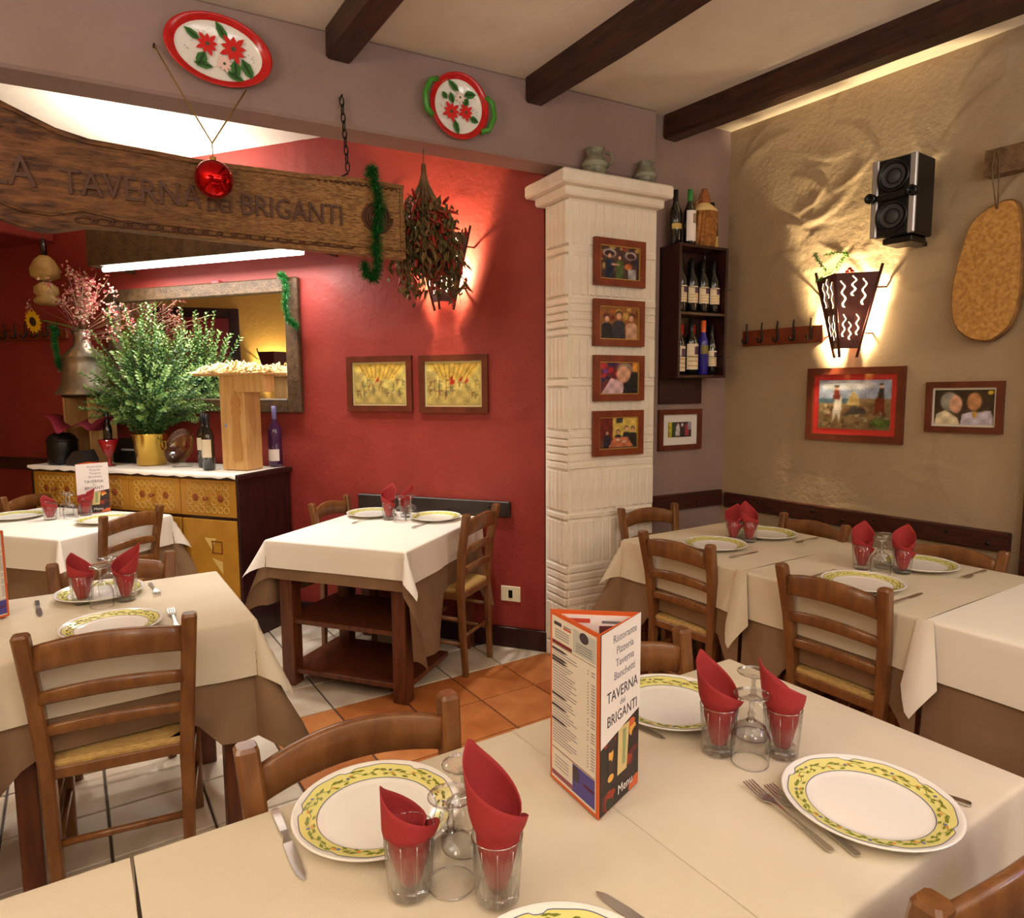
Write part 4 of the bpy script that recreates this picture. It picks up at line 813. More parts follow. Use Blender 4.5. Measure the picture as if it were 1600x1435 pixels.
obj('red_cloth', dr, mat('burgundy_cloth', (128, 26, 46), .7), None, RDW.at(-1.88, .37, ZT+.20), RDW.a, label='crumpled burgundy cloth napkin draped behind the red goblet', cat='cloth', recalc=False)
t = thing('black_box', 'black box with fine white print under the burgundy cloth', 'box', RDW.at(-1.68, .17, ZT), RDW.a)
obj('case', M().box((0, 0, .08), (.22, .12, .16), bev=.004), BLACKP, t); obj('print_line', M().box((.03, -.0605, .09), (.12, .001, .012)), flat((150, 150, 150)), t)
# ------------------------------------------------------------------ tables and cloths
def cloth(w_, d_, ov, seed, flare=.04, amp=.05, freq=9, ear=.38, step=.03, R0=.01, wr=.0015, lifts=(), z0=0):
    rs = random.Random(seed); ph = [rs.uniform(0, 6) for _ in range(6)]
    def axis(L_, o0, o1):
        a = list(np.linspace(-L_/2, L_/2, max(2, int(L_/.05)))); n0 = max(2, int(o0/step)); n1 = max(2, int(o1/step))
        pre = [-L_/2-R0*1.57*k/3 for k in (3, 2, 1)] if o0 > R0*2 else []; post = [L_/2+R0*1.57*k/3 for k in (1, 2, 3)] if o1 > R0*2 else []
        p2 = [-L_/2-R0*1.57-(o0-R0*1.57)*(n0-k)/n0 for k in range(n0)] if o0 > R0*2 else []
        q2 = [L_/2+R0*1.57+(o1-R0*1.57)*(k+1)/n1 for k in range(n1)] if o1 > R0*2 else []
        return p2+pre+a+post+q2
    xs = axis(w_, ov[0], ov[1]); ys = axis(d_, ov[2], ov[3]); vs = []
    def drop(a):
        if a < R0*PI/2: th = a/R0; return R0*math.sin(th), -R0*(1-math.cos(th))
        return R0, -R0-(a-R0*PI/2)
    for y in ys:
        for x in xs:
            ax = max(0, abs(x)-w_/2); ay = max(0, abs(y)-d_/2); sx = 1 if x > 0 else -1; sy = 1 if y > 0 else -1
            cl = 0
            for sd, cc, hw, am in lifts:
                if sd[1] == 'x' and ax > 0 and (sx > 0) == (sd[0] == '+'): q = abs(y-cc)
                elif sd[1] == 'y' and ay > 0 and (sy > 0) == (sd[0] == '+'): q = abs(x-cc)
                else: continue
                wg = min(1, max(0, (hw+.09-q)/.09)); cl = max(cl, wg)
                if sd[1] == 'x': ax = ax*(1-wg)+min(ax, am+(ax-am)*.03 if ax > am else ax)*wg
                else: ay = ay*(1-wg)+min(ay, am+(ay-am)*.03 if ay > am else ay)*wg
            if ax == 0 and ay == 0: vs.append((x, y, wr*math.sin(x*7+ph[0])*math.sin(y*6+ph[1]))); continue
            if ay == 0:
                o, z = drop(ax); o += -z*(flare+amp*(.5+.5*math.sin(y*freq+ph[2]+sx))*min(1, max(0, -z-z0)*5))*(1-cl); vs.append((sx*(w_/2+o), y, z)); continue
            if ax == 0:
                o, z = drop(ay); o += -z*(flare+amp*(.5+.5*math.sin(x*freq+ph[3]+sy))*min(1, max(0, -z-z0)*5))*(1-cl); vs.append((x, sy*(d_/2+o), z)); continue
            r = math.hypot(ax, ay); th = math.atan2(ay, ax); o, z = drop(r); e = ear*math.sin(2*th)
            if ax > 0: edge = amp*(.5+.5*math.sin((sy*d_/2)*freq+ph[2]+sx))*math.cos(th)**2+amp*(.5+.5*math.sin((sx*w_/2)*freq+ph[3]+sy))*math.sin(th)**2
            o += -z*(flare+edge*min(1, max(0, -z-z0)*5)+e); vs.append((sx*(w_/2)+sx*o*math.cos(th), sy*(d_/2)+sy*o*math.sin(th), z*(1-.12*e)))
    nx = len(xs); m_ = M(); m_.add(vs, [(j*nx+i, j*nx+i+1, (j+1)*nx+i+1, (j+1)*nx+i) for j in range(len(ys)-1) for i in range(nx-1)], 0, True)
    return m_
TZ = .748
def table(cx, cy, w_, d_, rz, label, shelves=False):
    t = thing('dining_table', label, 'table', (cx, cy, 0), rz)
    obj('tabletop', M().box((0, 0, TZ-.015), (w_, d_, .03), bev=.004), TABLEW, t)
    lw = .075 if shelves else .055
    for sx in (-1, 1):
        for sy in (-1, 1): obj('leg', M().box((sx*(w_/2-.06), sy*(d_/2-.06), (TZ-.03)/2), (lw, lw, TZ-.03), bev=.004), TABLEW, t)
    ap = M()
    for s_ in (-1, 1): ap.box((s_*(w_/2-.045), 0, TZ-.075), (.02, d_-.18, .09)); ap.box((0, s_*(d_/2-.045), TZ-.075), (w_-.18, .02, .09))
    obj('apron', ap, TABLEW, t)
    return t
def cloths(cx, cy, w_, d_, rz, ov, ov2, lab, lab2, seed, top=LINEN, lifts=(), dz=0, **k):
    obj('tablecloth', cloth(w_+.022, d_+.022, ov, seed, flare=.05, amp=.05, lifts=lifts, **k), top, None, (cx, cy, TZ+.012+dz), rz, label=lab, cat='tablecloth', recalc=False)
    if ov2: obj('undercloth', cloth(w_+.006, d_+.006, ov2, seed+50, flare=.03, amp=.13, freq=17, ear=.32, z0=.16, lifts=lifts), BROWNC, None, (cx, cy, TZ+.004), rz, label=lab2, cat='tablecloth', recalc=False)
G = 'tables under cloths'
# front row (T1)
for nm, x0, x1, ov, lb in (('a', .045, .7696, (.02, .02, .2, .2), 'of the front row under the menu and left plates'), ('b', .766, 1.47, (.02, .26, .24, .2), 'of the front row under the right place setting'), ('c', -.70, .0395, (.2, .02, .2, .2), 'cut off by the lower left corner')):
    table((x0+x1)/2, .84, x1-x0-.03, .66, 0, 'wooden table '+lb)
    cloths((x0+x1)/2, .84, x1-x0-.022, .662, 0, ov, None, 'cream tablecloth '+lb, '', ord(nm), ear=.3, dz=.0009 if nm == 'b' else 0)
# T2
table(.115, 2.615, .68, .66, 0, 'wooden table on the left behind the near ladder-back chair')
cloths(.115, 2.615, .68, .66, 0, (.05, .19, .19, .17), (.05, .36, .38, .34), 'cream tablecloth on the left table behind the near ladder-back chair', 'brown undercloth of the left table behind the near ladder-back chair', 5, lifts=(('-y', -.055, .2, .285), ('+y', 0, .2, .285)))
table(-.61, 2.615, .68, .66, 0, 'wooden table cut off by the left edge, holding the orange-edged menu')
cloths(-.61, 2.615, .68, .66, 0, (.17, .05, .19, .17), (.3, .05, .45, .34), 'cream tablecloth on the table cut off by the left edge', 'brown undercloth on the table cut off by the left edge', 6)
# T3
EA = math.atan2(.629, .777); E_ = Vector((.777, .629, 0)); P_ = Vector((-.629, .777, 0))
c3 = Vector((-.075, 4.03, 0))+E_*.36+P_*.5
table(c3.x, c3.y, .68, .96, EA, 'wooden table at far left before the yellow sideboard')
cloths(c3.x, c3.y, .68, .96, EA, (.17, .17, .18, .17), (.36, .3, .4, .3), 'cream tablecloth on the far left table before the sideboard', 'brown undercloth of the far left table before the sideboard', 7, LINEN_WHITE_LIT, lifts=(('-y', .02, .2, .285),))
# T4
A4 = math.atan2(-.8, .6); W4 = Vector((.6, -.8, 0)); L4 = Vector((.8, .6, 0)); n4 = Vector((.785, 3.452, 0)); c4 = n4+W4*.39+L4*.45
def t4(l, w_): return c4+L4*l+W4*w_
table(c4.x, c4.y, .76, .86, A4, 'wooden shelved serving table against the red wall', True)
tb = bpy.data.objects['dining_table.005'] if 'dining_table.005' in bpy.data.objects else None
tt = [o for o in bpy.data.objects if o.get('label') == 'wooden shelved serving table against the red wall'][0]
for z_ in (.075, .335): obj('shelf', M().box((0, -.16, z_), (.70, .46, .026), bev=.003), TABLEW, tt)
for sx in (-1, 1): obj('inner_leg', M().box((sx*.26, .03, .36), (.07, .06, .7), bev=.004), TABLEW, tt)
cloths(c4.x, c4.y, .75, .87, A4, (.14, .17, .14, .02), (.34, .52, .19, .02), 'cream tablecloth in the paler lit tone on the small table by the red wall', 'brown undercloth of the small table by the red wall', 9, LINEN_WHITE_LIT, ear=.5, lifts=(('+x', .13, .18, .285), ('-x', .2, .18, .285)))
# T5
for (y0, y1, s_, lb) in ((1.755, 2.45, 11, 'back right table nearest the pillar'), (1.055, 1.745, 12, 'middle table of the right hand row'), (.36, 1.045, 13, 'table cut off by the right edge in the right hand row')):
    table(2.66, (y0+y1)/2, .80, y1-y0-.02, 0, 'wooden table, '+lb)
    top_ = LINEN_WHITE_LIT if s_ == 13 else LINEN
    cloths(2.66, (y0+y1)/2, .80, y1-y0-.014, 0, (.19, .1, .02 if s_ < 13 else .1, .18 if s_ == 11 else .02), (.46, .2, .02, .4 if s_ == 11 else .02), 'cream tablecloth, '+lb, 'brown undercloth, '+lb, s_, top_, lifts=() if s_ == 13 else (('-x', -.04 if s_ == 11 else -.065, .185, .285), ('+x', -.06, .18, .285)))
# hanging corner flaps where the cloths of the right row overlap
for (y, lb) in ((1.755, 'middle cloth'), (1.05, 'right cloth')):
    fl_ = M(); rows = []
    for i in range(7):
        f_ = i/6; rows.append([(2.245-.012-.02*f_-.05*f_*math.sin(q/6*PI), y+.02-.05*q/6*1+(.1*f_)*(.5-q/6)*.6-.0, TZ+.016-(.22+.10*(1-abs(q/6-.45)*2))*f_) for q in range(7)])
    fl_.loft(rows, False, False); obj('cloth_corner', fl_, LINEN_WHITE_LIT if 'right' in lb else LINEN, None, label='hanging pointed corner of the %s in the right hand row' % lb, cat='tablecloth', recalc=False)
# ------------------------------------------------------------------ chairs
def make_chair(label):
    t = thing('dining_chair', label, 'chair')
    def post(x0, y0, z0, x1, y1, z1, x2, y2, z2, s0, s1, name):
        def ring(x, y, z, a, b): c = .006; return [(x-a, y-b+c, z), (x-a+c, y-b, z), (x+a-c, y-b, z), (x+a, y-b+c, z), (x+a, y+b-c, z), (x+a-c, y+b, z), (x-a+c, y+b, z), (x-a, y+b-c, z)]
        rings = [ring(x0, y0, z0, s0*.8, s0*.8), ring(x1, y1, z1, s0, s0)]
        if z2:
            rings += [ring((x1+x2)/2, (y1+y2)/2+.01, (z1+z2)/2, (s0+s1)/2, (s0+s1)/2), ring(x2, y2, z2-.008, s1, s1), ring(x2, y2, z2, s1*.8, s1*.8)]
        obj(name, M().loft(rings, sm=False), CHAIRW, t)
    for s_ in (-1, 1):
        post(s_*.168, -.02, 0, s_*.18, .0, .45, s_*.205, -.055, .85, .02, .021, 'back_post')
        post(s_*.195, .375, 0, s_*.195, .37, .445, 0, 0, 0, .019, .019, 'front_leg')
    def slat(z0, z1, x, y, bow, arch, th, name):
        rings = []
        for k in range(13):
            f_ = -1+k/6; xx = f_*x; yy = y-bow*(1-f_*f_); za = arch*(1-f_*f_); c = .005
            rings.append([(xx, yy-th, z0+za*.75+c), (xx, yy-th+c, z0+za*.75), (xx, yy+th-c, z0+za*.75), (xx, yy+th, z0+za*.75+c), (xx, yy+th, z1+za-c), (xx, yy+th-c, z1+za), (xx, yy-th+c, z1+za), (xx, yy-th, z1+za-c)])
        obj(name, M().loft(rings), CHAIRW, t)
    slat(.735, .808, .19, -.042, .03, .028, .011, 'top_rail')
    slat(.635, .672, .182, -.03, .026, .022, .009, 'back_slat'); slat(.535, .568, .176, -.014, .02, .016, .009, 'back_slat')
    seat = M(); n = 10; zt = .47
    def sp(u, v):
        hw = .165+.035*v; d = min(1-abs(u), 1-abs(2*v-1)); return (u*hw, .0+.40*v, zt-.012*min(1, d*2.2)*1.0+(-.014 if d < .02 else 0))
    for i in range(n):
        for j in range(n):
            u0, u1 = -1+2*i/n, -1+2*(i+1)/n; v0, v1 = j/n, (j+1)/n; uc, vc = (u0+u1)/2, (v0+v1)-1
            seat.add([sp(u0, v0), sp(u1, v0), sp(u1, v1), sp(u0, v1)], [(0, 1, 2, 3)], 0 if abs(vc) > abs(uc) else 1, True)
    ring0 = [sp(-1, 0), sp(1, 0), sp(1, 1), sp(-1, 1)]; ctr = Vector((0, .2, 0))
    def grow(r, k, z): return [(p[0]*(1+k), .2+(p[1]-.2)*(1+k), z) for p in r]
    seat.loft([ring0, grow(ring0, .035, .446), grow(ring0, .02, .425)], True, True, 0, False)
    obj('rush_seat', seat, [RUSHX, RUSHY], t)
    sr = M().box((0, -.002, .42), (.33, .022, .035), bev=.004).box((0, .372, .42), (.36, .022, .035), bev=.004)
    for s_ in (-1, 1): sr.loft([[(s_*.18-.011*a+q[0], .0, .42+q[1]) for q in ((-.011, -.017), (.011, -.017), (.011, .017), (-.011, .017))] if 0 else [(s_*xx+q[0], yy, .42+q[1]) for q in ((-.011, -.017), (.011, -.017), (.011, .017), (-.011, .017))] for a, (xx, yy) in ((0, (.179, .01)), (1, (.194, .36)))], sm=False)
    obj('seat_frame', sr, CHAIRW, t)
    obj('stretcher', M().tube([(-.17, -.01, .21), (.17, -.01, .21)], .011, 8), CHAIRW, t)
    obj('stretcher', M().tube([(-.19, .37, .26), (.19, .37, .26)], .011, 8), CHAIRW, t)
    for s_ in (-1, 1):
        obj('stretcher', M().tube([(s_*.172, -.005, .17), (s_*.192, .37, .17)], .011, 8), CHAIRW, t); obj('stretcher', M().tube([(s_*.175, -.005, .30), (s_*.192, .37, .30)], .011, 8), CHAIRW, t)
    return t
proto = make_chair('brown ladder-back rush-seat chair, nearest on the left, seen from behind')
GC = 'ladder-back rush-seat chairs'; proto['group'] = GC
def place(o, x, y, rz, s_=(1, 1, 1)):
    # x, y is the point under the top of the back; the back leans .055 behind the post feet
    a = R(rz); o.location = (x-.055*math.sin(a)*-1*-1, y+.055*math.cos(a), 0); o.rotation_euler = (0, 0, a); o.scale = s_
CH = [((.06, 2.175), -8, (1, 1, 1), None),
      ((.442, 1.262), 178, (1.0, 1, 1), 'brown ladder-back chair across the front table, behind the left dinner plate'),
      ((1.09, .375), -3, (1, 1, 1), 'brown ladder-back chair in the lower right corner, cut off by the frame'),
      ((1.165, 1.262), 178, (.95, 1, 1), 'brown ladder-back chair directly behind the folded menu on the front table'),
      ((2.175, 1.335), -90, (.93, 1, 1), 'brown ladder-back chair at the middle table of the right row, seen from behind'),
      ((2.18, 2.06), -86, (.9, 1, 1), 'brown ladder-back chair at the back right table, seen from behind left'),
      ((2.655, 2.715), 172, (.87, .9, 1.0), 'brown ladder-back chair standing against the white pillar at the table end'),
      ((3.115, 2.01), 82, (.92, .9, .985), 'brown chair on the wall side of the back right table, only its back showing'),
      ((3.10, 1.36), 92, (.92, .9, .985), 'brown chair on the wall side of the middle right table, only its back showing'),
      ((1.27, 3.955), -144, (.82, .9, 1), 'brown chair at the far left side of the small table by the red wall'),
      ((1.80, 3.06), 33, (.86, .95, 1.02), 'brown ladder-back chair at the right side of the small table by the red wall'),
      ((.27, 4.20), EA*180/PI, (.9, .9, 1), 'dark ladder-back chair at the near side of the far left table'),
      ((.115, 3.05), 177, (.97, .9, 1), 'brown ladder-back chair across the left table, behind its red napkins'),
      ((-.22, 5.33), 219, (.95, .9, 1), 'brown chair on the far side of the far left table, at the left edge')]
for i, ((x, y), rz, s_, lb) in enumerate(CH):
    o = proto if i == 0 else copy_tree(proto, label=lb, group=GC)
    place(o, x, y, rz, s_)
# ------------------------------------------------------------------ tableware
ZP = TZ+.0135
GP = 'yellow-banded dinner plates'
def make_plate():
    t = thing('dinner_plate', 'x', 'plate')
    obj('dish', M().lathe([(0, .0), (.085, .0), (.095, .004), (.139, .0185), (.1425, .0205), (.1435, .0225), (.141, .0235), (.137, .0215), (.1, .0105), (.094, .0085), (.086, .0075), (0, .0075)], 56), PORC, t)
    def rz(r): return .0105+(.0215-.0105)*(r-.1)/.037+.0005 if r > .1 else .0095+.0005
    def ro(a):
        q = (a*6/(2*PI)) % 1; return .1315-.004*math.exp(-((q-.5)/.1)**2)+.0022*math.cos(2*PI*q*2)*.5-(.003 if abs(q-.5) < .05 else 0)
    n = 120; A = [2*PI*k/n for k in range(n)]
    bd = M(); bd.loft([[(r*math.cos(a), r*math.sin(a), rz(r)) for a, r in ((a, f_*ro(a)+(1-f_)*.1015) for a in A)] for f_ in (0, .33, .66, 1)], True, False)
    b = obj('yellow_band', bd, PYEL, t, recalc=False)
    ln = M()
    ln.loft([[(r*math.cos(a), r*math.sin(a), rz(r)+.0002) for a, r in ((a, ro(a)+d_) for a in A)] for d_ in (-.0004, .0013)], True, False)
    ln.loft([[(r*math.cos(a), r*math.sin(a), rz(r)+.0003) for a, r in ((a, .1012+d_) for a in A)] for d_ in (-.0008, .0008)], True, False)
    obj('rim_line', ln, PLINE, t, recalc=False)
    mo = M(); rs = random.Random(1)
    for k in range(18):
        a0 = 2*PI*k/18; r0 = .116+.004*math.sin(k*2.1)
        for (da, dr, l, w_, mi) in ((.0, .004, .019, .007, 0), (.10, .005, .016, .006, 0), (-.06, -.006, .015, .006, 0), (.14, -.006, .013, .005, 0), (.17, -.002, .01, .005, 1 if k % 3 else 0)):
            a = a0+da; r = r0+dr; ta = a+PI/2+rs.uniform(-.6, .6); c_ = Vector((r*math.cos(a), r*math.sin(a), rz(r)+.0006)); d = Vector((math.cos(ta), math.sin(ta), 0)); s_ = Vector((-d.y, d.x, 0))
            mo.poly([c_-d*l/2, c_+s_*w_/2, c_+d*l/2, c_-s_*w_/2], mi)
        if k % 2 == 0:
            a = a0-.12; r = r0+.002; c_ = Vector((r*math.cos(a), r*math.sin(a), rz(r)+.0008)); mo.poly([c_+Vector((.0035*math.cos(q), .0035*math.sin(q), 0)) for q in np.linspace(0, 2*PI, 8)[:-1]], 2)
    vn = M(); nv = 180
    vn.loft([[(r*math.cos(a), r*math.sin(a), rz(r)+.0004) for a, r in ((a, .1155+.0048*math.sin(a*18)+d_) for a in (2*PI*k/nv for k in range(nv)))] for d_ in (-.0006, .0006)], True, False)
    obj('painted_vine', vn, PGREEN, t, recalc=False)
    obj('painted_sprigs', mo, [PGREEN, PORAN, PLINE], t, recalc=False)
    return t
plate = make_plate(); used = {}
def first(key, proto_, label, group, loc, rz):
    if key not in used: used[key] = 1; o = proto_; o.location = loc; o.rotation_euler = (0, 0, rz); o['label'] = label; o['group'] = group; return o
    return copy_tree(proto_, label=label, group=group, loc=loc, rz=rz)
def pl(x, y, lb, rz=0): first('plate', plate, 'yellow-banded plate, '+lb, GP, (x, y, ZP), rz)
pl(1.135, .607, 'right on the front table beside two forks', .3); pl(.408, 1.063, 'left on the front table beside a knife', 1.1); pl(1.123, 1.066, 'on the front table behind the menu', 2.0); pl(.457, .591, 'cut off by the bottom edge of the frame', .7)
pl(.075, 2.40, 'near side of the left table, behind the ladder-back chair', .2); pl(.06, 2.83, 'far side of the left table, behind the glasses', .5)
pl(2.86, 2.10, 'wall side of the back right table', .9); pl(2.47, 2.087, 'near side of the back right table', .1); pl(2.87, 1.38, 'wall side of the middle right table', 1.3); pl(2.43, 1.363, 'near side of the middle right table', 1.9)
p = t4(.27, -.23); pl(p.x, p.y, 'left on the small table by the red wall', .4); p = t4(.28, .18); pl(p.x, p.y, 'right on the small table by the red wall', 1.6)
def t3(e, p_): return Vector((-.075, 4.03, 0))+E_*e+P_*p_
p = t3(.36, .78); pl(p.x, p.y, 'far side of the far left table', .4); p = t3(.42, .18); pl(p.x, p.y, 'near side of the far left table', .6)
# tumbler, napkin, goblet
tum = thing('tumbler', 'x', 'glass')
TW = 10
obj('glass', M().lathe([(0, 0), (.027, 0), (.030, .003), (.0355, .096), (.0343, .097), (.0335, .096), (.0285, .018), (.0, .014)], 20), GLASS, tum)
obj('thick_base', M().lathe([(0, .001), (.0265, .001), (.0285, .004), (.0282, .0165), (0, .0135)], 20), glassmat('base_glass', (1, 1, 1), .08, .55), tum)
obj('rim', M().tube([(.0349*math.cos(q), .0349*math.sin(q), .0965) for q in np.linspace(0, 2*PI, 29)], .0009, 5), glassmat('rim_glass', (.9, .9, .9), .35, .5), tum)
fc = M()
for k in range(TW): a = 2*PI*k/TW; fc.tube([(.0295*math.cos(a), .0295*math.sin(a), .006), (.0354*math.cos(a), .0354*math.sin(a), .09)], .0007, 4)
obj('facet_edges', fc, glassmat('facet_glass', (.95, .95, .95), .25, .5), tum)
def napkin_mesh(seed, ht):
    rs = random.Random(seed); m_ = M(); n = 44; rows = []; lean = rs.uniform(-.12, .02)
    for j in range(17):
        v = j/16; row = []
        for k in range(n+1):
            u = k/n; a = (u-.40)*2*PI*1.32; f_ = abs(u-.40)/(.40 if u < .40 else .60)
            h = ht*(1-.58*f_**.85); z = .014+v*(h-.014)
            r = .009+.030*min(1, z/ht*1.7)**.8+.0045*(u-.5); r += .012*max(0, z/ht-.42)*(.4+f_)
            if z < .10: r = min(r, .0275+(z/.1)*.0045-.002*(1-u))
            if u > .72: r += .016*max(0, v-.55)*(u-.72)*7        # loose outer flap folds outward
            if u < .12: r -= .012*v*(.12-u)*6                       # inner edge curls in
            row.append((r*math.cos(a)+lean*max(0, z-.1)*-1, r*math.sin(a), z))
        rows.append(row)
    m_.loft(rows, False, False); return m_.mesh('red_napkin', NAP, False)
NM = [napkin_mesh(k, h) for k, h in ((1, .21), (2, .185), (3, .20))]
gob = thing('wine_goblet', 'x', 'glass')
obj('bowl', M().lathe([(.036, 0), (.0385, .03), (.037, .055), (.028, .075), (.012, .086), (.0, .088), (.0, .0865), (.011, .084), (.0268, .074), (.0355, .055), (.037, .03), (.0348, 0)], 28), GLASS, gob)
obj('stem', M().lathe([(.010, .086), (.006, .092), (.0075, .1), (.0045, .108), (.0045, .12), (.009, .131)], 14), glassmat('stem_glass', (.85, .85, .85), .22, .6), gob)
obj('foot', M().lathe([(.009, .131), (.02, .136), (.033, .138), (.0335, .1395), (.02, .1385), (0, .1375)], 28), GLASS, gob)
obj('foot_rim', M().tube([(.0335*math.cos(q), .0335*math.sin(q), .139) for q in np.linspace(0, 2*PI, 29)], .0011, 5), bpy.data.materials['rim_glass'], gob)
obj('bowl_rim', M().tube([(.0355*math.cos(q), .0355*math.sin(q), .001) for q in np.linspace(0, 2*PI, 29)], .0011, 5), bpy.data.materials['rim_glass'], gob)
nn_ = [0]
def setg(x, y, rz, lb, nrot=0, hs=1, kind=0, nap=True):
    TS = first('tum', tum, 'clear tumbler holding a red napkin, '+lb, 'tumblers', (x, y, ZP), rz); TS.scale = (1.07, 1.07, 1.03)
    o = obj('red_napkin', NM[kind], None, None, (x, y, ZP+.004), nrot, label='red paper napkin rolled to a cone, '+lb, cat='napkin', group='red napkins'); o.scale = (1, 1, hs); sd = o.modifiers.new('thickness', 'SOLIDIFY'); sd.thickness = .0014
def gb(x, y, lb): first('gob', gob, 'upturned wine goblet, '+lb, 'goblets', (x, y, ZP), 0)
VA = -PI/2-yaw          # facing the camera's side of the room
setg(.381, .870, .2, 'left of the front left pair of glasses', 2.7, .9, 1); setg(.482, .788, .4, 'right of the front left pair of glasses', 1.9, 1.08, 0)
gb(.440, .850, 'front left group, nearest the lens'); gb(.497, .915, 'front left group, between napkins and plate')
setg(1.068, .881, .1, 'left of the pair before the front right plate', 1.6, 1.0, 2); setg(1.165, .803, .5, 'right of the pair before the front right plate', 2.4, 1.0, 2)
gb(1.089, .820, 'front right group, nearest the lens'); gb(1.180, .885, 'front right group, behind the napkins')
setg(.005, 2.76, 0, 'left of the pair on the left table', 2.2, .95, 1); setg(.135, 2.71, 0, 'right of the pair on the left table', .2, .95, 0)
gb(.06, 2.68, 'left table, nearer of two'); gb(.09, 2.80, 'left table, farther of two')
setg(2.65, 2.13, 0, 'left of the pair on the back right table', .2, .95, 1); setg(2.69, 2.07, 0, 'right of the pair on the back right table', 1.1, .95, 2)
gb(2.755, 2.15, 'back right table')
setg(2.66, 1.50, 0, 'left of the pair on the middle right table', .4, .95, 2); setg(2.73, 1.375, 0, 'right of the pair on the middle right table', .2, .95, 2)
gb(2.655, 1.42, 'middle right table, nearer of two'); gb(2.755, 1.46, 'middle right table, farther of two')
p = t4(.19, -.07); setg(p.x, p.y, 0, 'left of the red-wall table pair', .6, .95, 0); p = t4(.30, -.02); setg(p.x, p.y, 0, 'right of the red-wall table pair', -1.2, .95, 2)
p = t4(.16, .02); gb(p.x, p.y, 'small table by the red wall, nearer of two'); p = t4(.25, .04); gb(p.x, p.y, 'small table by the red wall, farther of two')
p = t3(.38, .54); setg(p.x, p.y, 0, 'left of the far left table pair', 2.2, .75, 1); p = t3(.55, .47); setg(p.x, p.y, 0, 'right of the pair on the far left table', .2, .75, 0)
p = t3(.45, .47); gb(p.x, p.y, 'far left table, nearer of two'); p = t3(.5, .56); gb(p.x, p.y, 'far left table, farther of two')
# cutlery
def make_fork():
    m_ = M(); prof = [(-.1, .0042), (-.095, .0075), (-.04, .004), (.02, .003), (.035, .006), (.045, .0115), (.06, .0115)]
    m_.loft([[(-hw, y, z), (hw, y, z), (hw, y, z+.0016), (-hw, y, z+.0016)] for (y, hw), z in zip(prof, (.003, .003, .005, .008, .006, .004, .0035))], sm=False)
    for k in range(4): x = -.0095+.00633*k; m_.loft([[(x-.0016, y, z), (x+.0016, y, z), (x+.0012, y, z+.0014), (x-.0012, y, z+.0014)] for y, z in ((.058, .0035), (.075, .005), (.1, .009))], sm=False)
    return m_.mesh('fork', STEEL)
def make_knife():
    m_ = M(); pr = [(-.1, .005, .0045), (-.095, .0075, .005), (-.03, .0065, .0045), (-.015, .004, .003), (0, .0085, .0012), (.05, .0095, .001), (.085, .0075, .001), (.1, .001, .001)]
    m_.loft([[(-w_*.8, y, .001), (w_, y, .001), (w_, y, .001+h), (-w_*.8, y, .001+h)] for y, w_, h in pr], sm=False); return m_.mesh('table_knife', STEEL)
FK, KN = make_fork(), make_knife()
def cut(mesh_, x0, y0, x1, y1, lb):
    n_ = 'fork' if mesh_ is FK else 'table_knife'
    obj(n_, mesh_, None, None, ((x0+x1)/2, (y0+y1)/2, ZP), math.atan2(y1-y0, x1-x0)-PI/2, label=lb, cat='fork' if mesh_ is FK else 'knife', group='forks' if mesh_ is FK else 'knives')
cut(FK, .975, .575, 1.018, .77, 'outer steel fork left of the front right plate'); cut(FK, 1.0, .545, 1.04, .742, 'inner steel fork half under the rim of the front right plate')
cut(KN, 1.290, .513, 1.235, .70, 'steel knife at the right of the front right plate'); cut(KN, .263, 1.18, .256, .975, 'steel knife left of the front left plate')
cut(KN, .985, 1.16, 1.012, .985, 'steel knife beside the plate behind the menu'); cut(KN, .645, .52, .608, .716, 'steel knife right of the plate at the bottom edge')
cut(KN, -.13, 2.87, -.115, 2.67, 'steel knife on the left table beside the far plate'); cut(FK, .225, 2.90, .235, 2.70, 'steel fork on the left table beside the far plate'); cut(FK, .245, 2.30, .25, 2.49, 'steel fork on the left table beside the near plate')
cut(FK, 3.03, 1.93, 2.84, 1.925, 'steel fork on the back right table, wall side'); cut(KN, 2.36, 1.915, 2.56, 1.92, 'steel knife on the back right table, near side')
cut(FK, 3.03, 1.205, 2.84, 1.2, 'steel fork on the middle right table, wall side'); cut(KN, 2.32, 1.19, 2.52, 1.195, 'steel knife on the middle right table, near side'); cut(FK, 2.33, 1.535, 2.53, 1.53, 'steel fork on the middle right table, near side')
p = t4(.1, -.2); cut(FK, p.x-.06, p.y-.05, p.x+.1, p.y+.05, 'steel fork on the small table by the red wall, left plate'); p = t4(.1, .17); cut(KN, p.x-.06, p.y-.05, p.x+.1, p.y+.05, 'steel knife on the small table by the red wall, right plate')
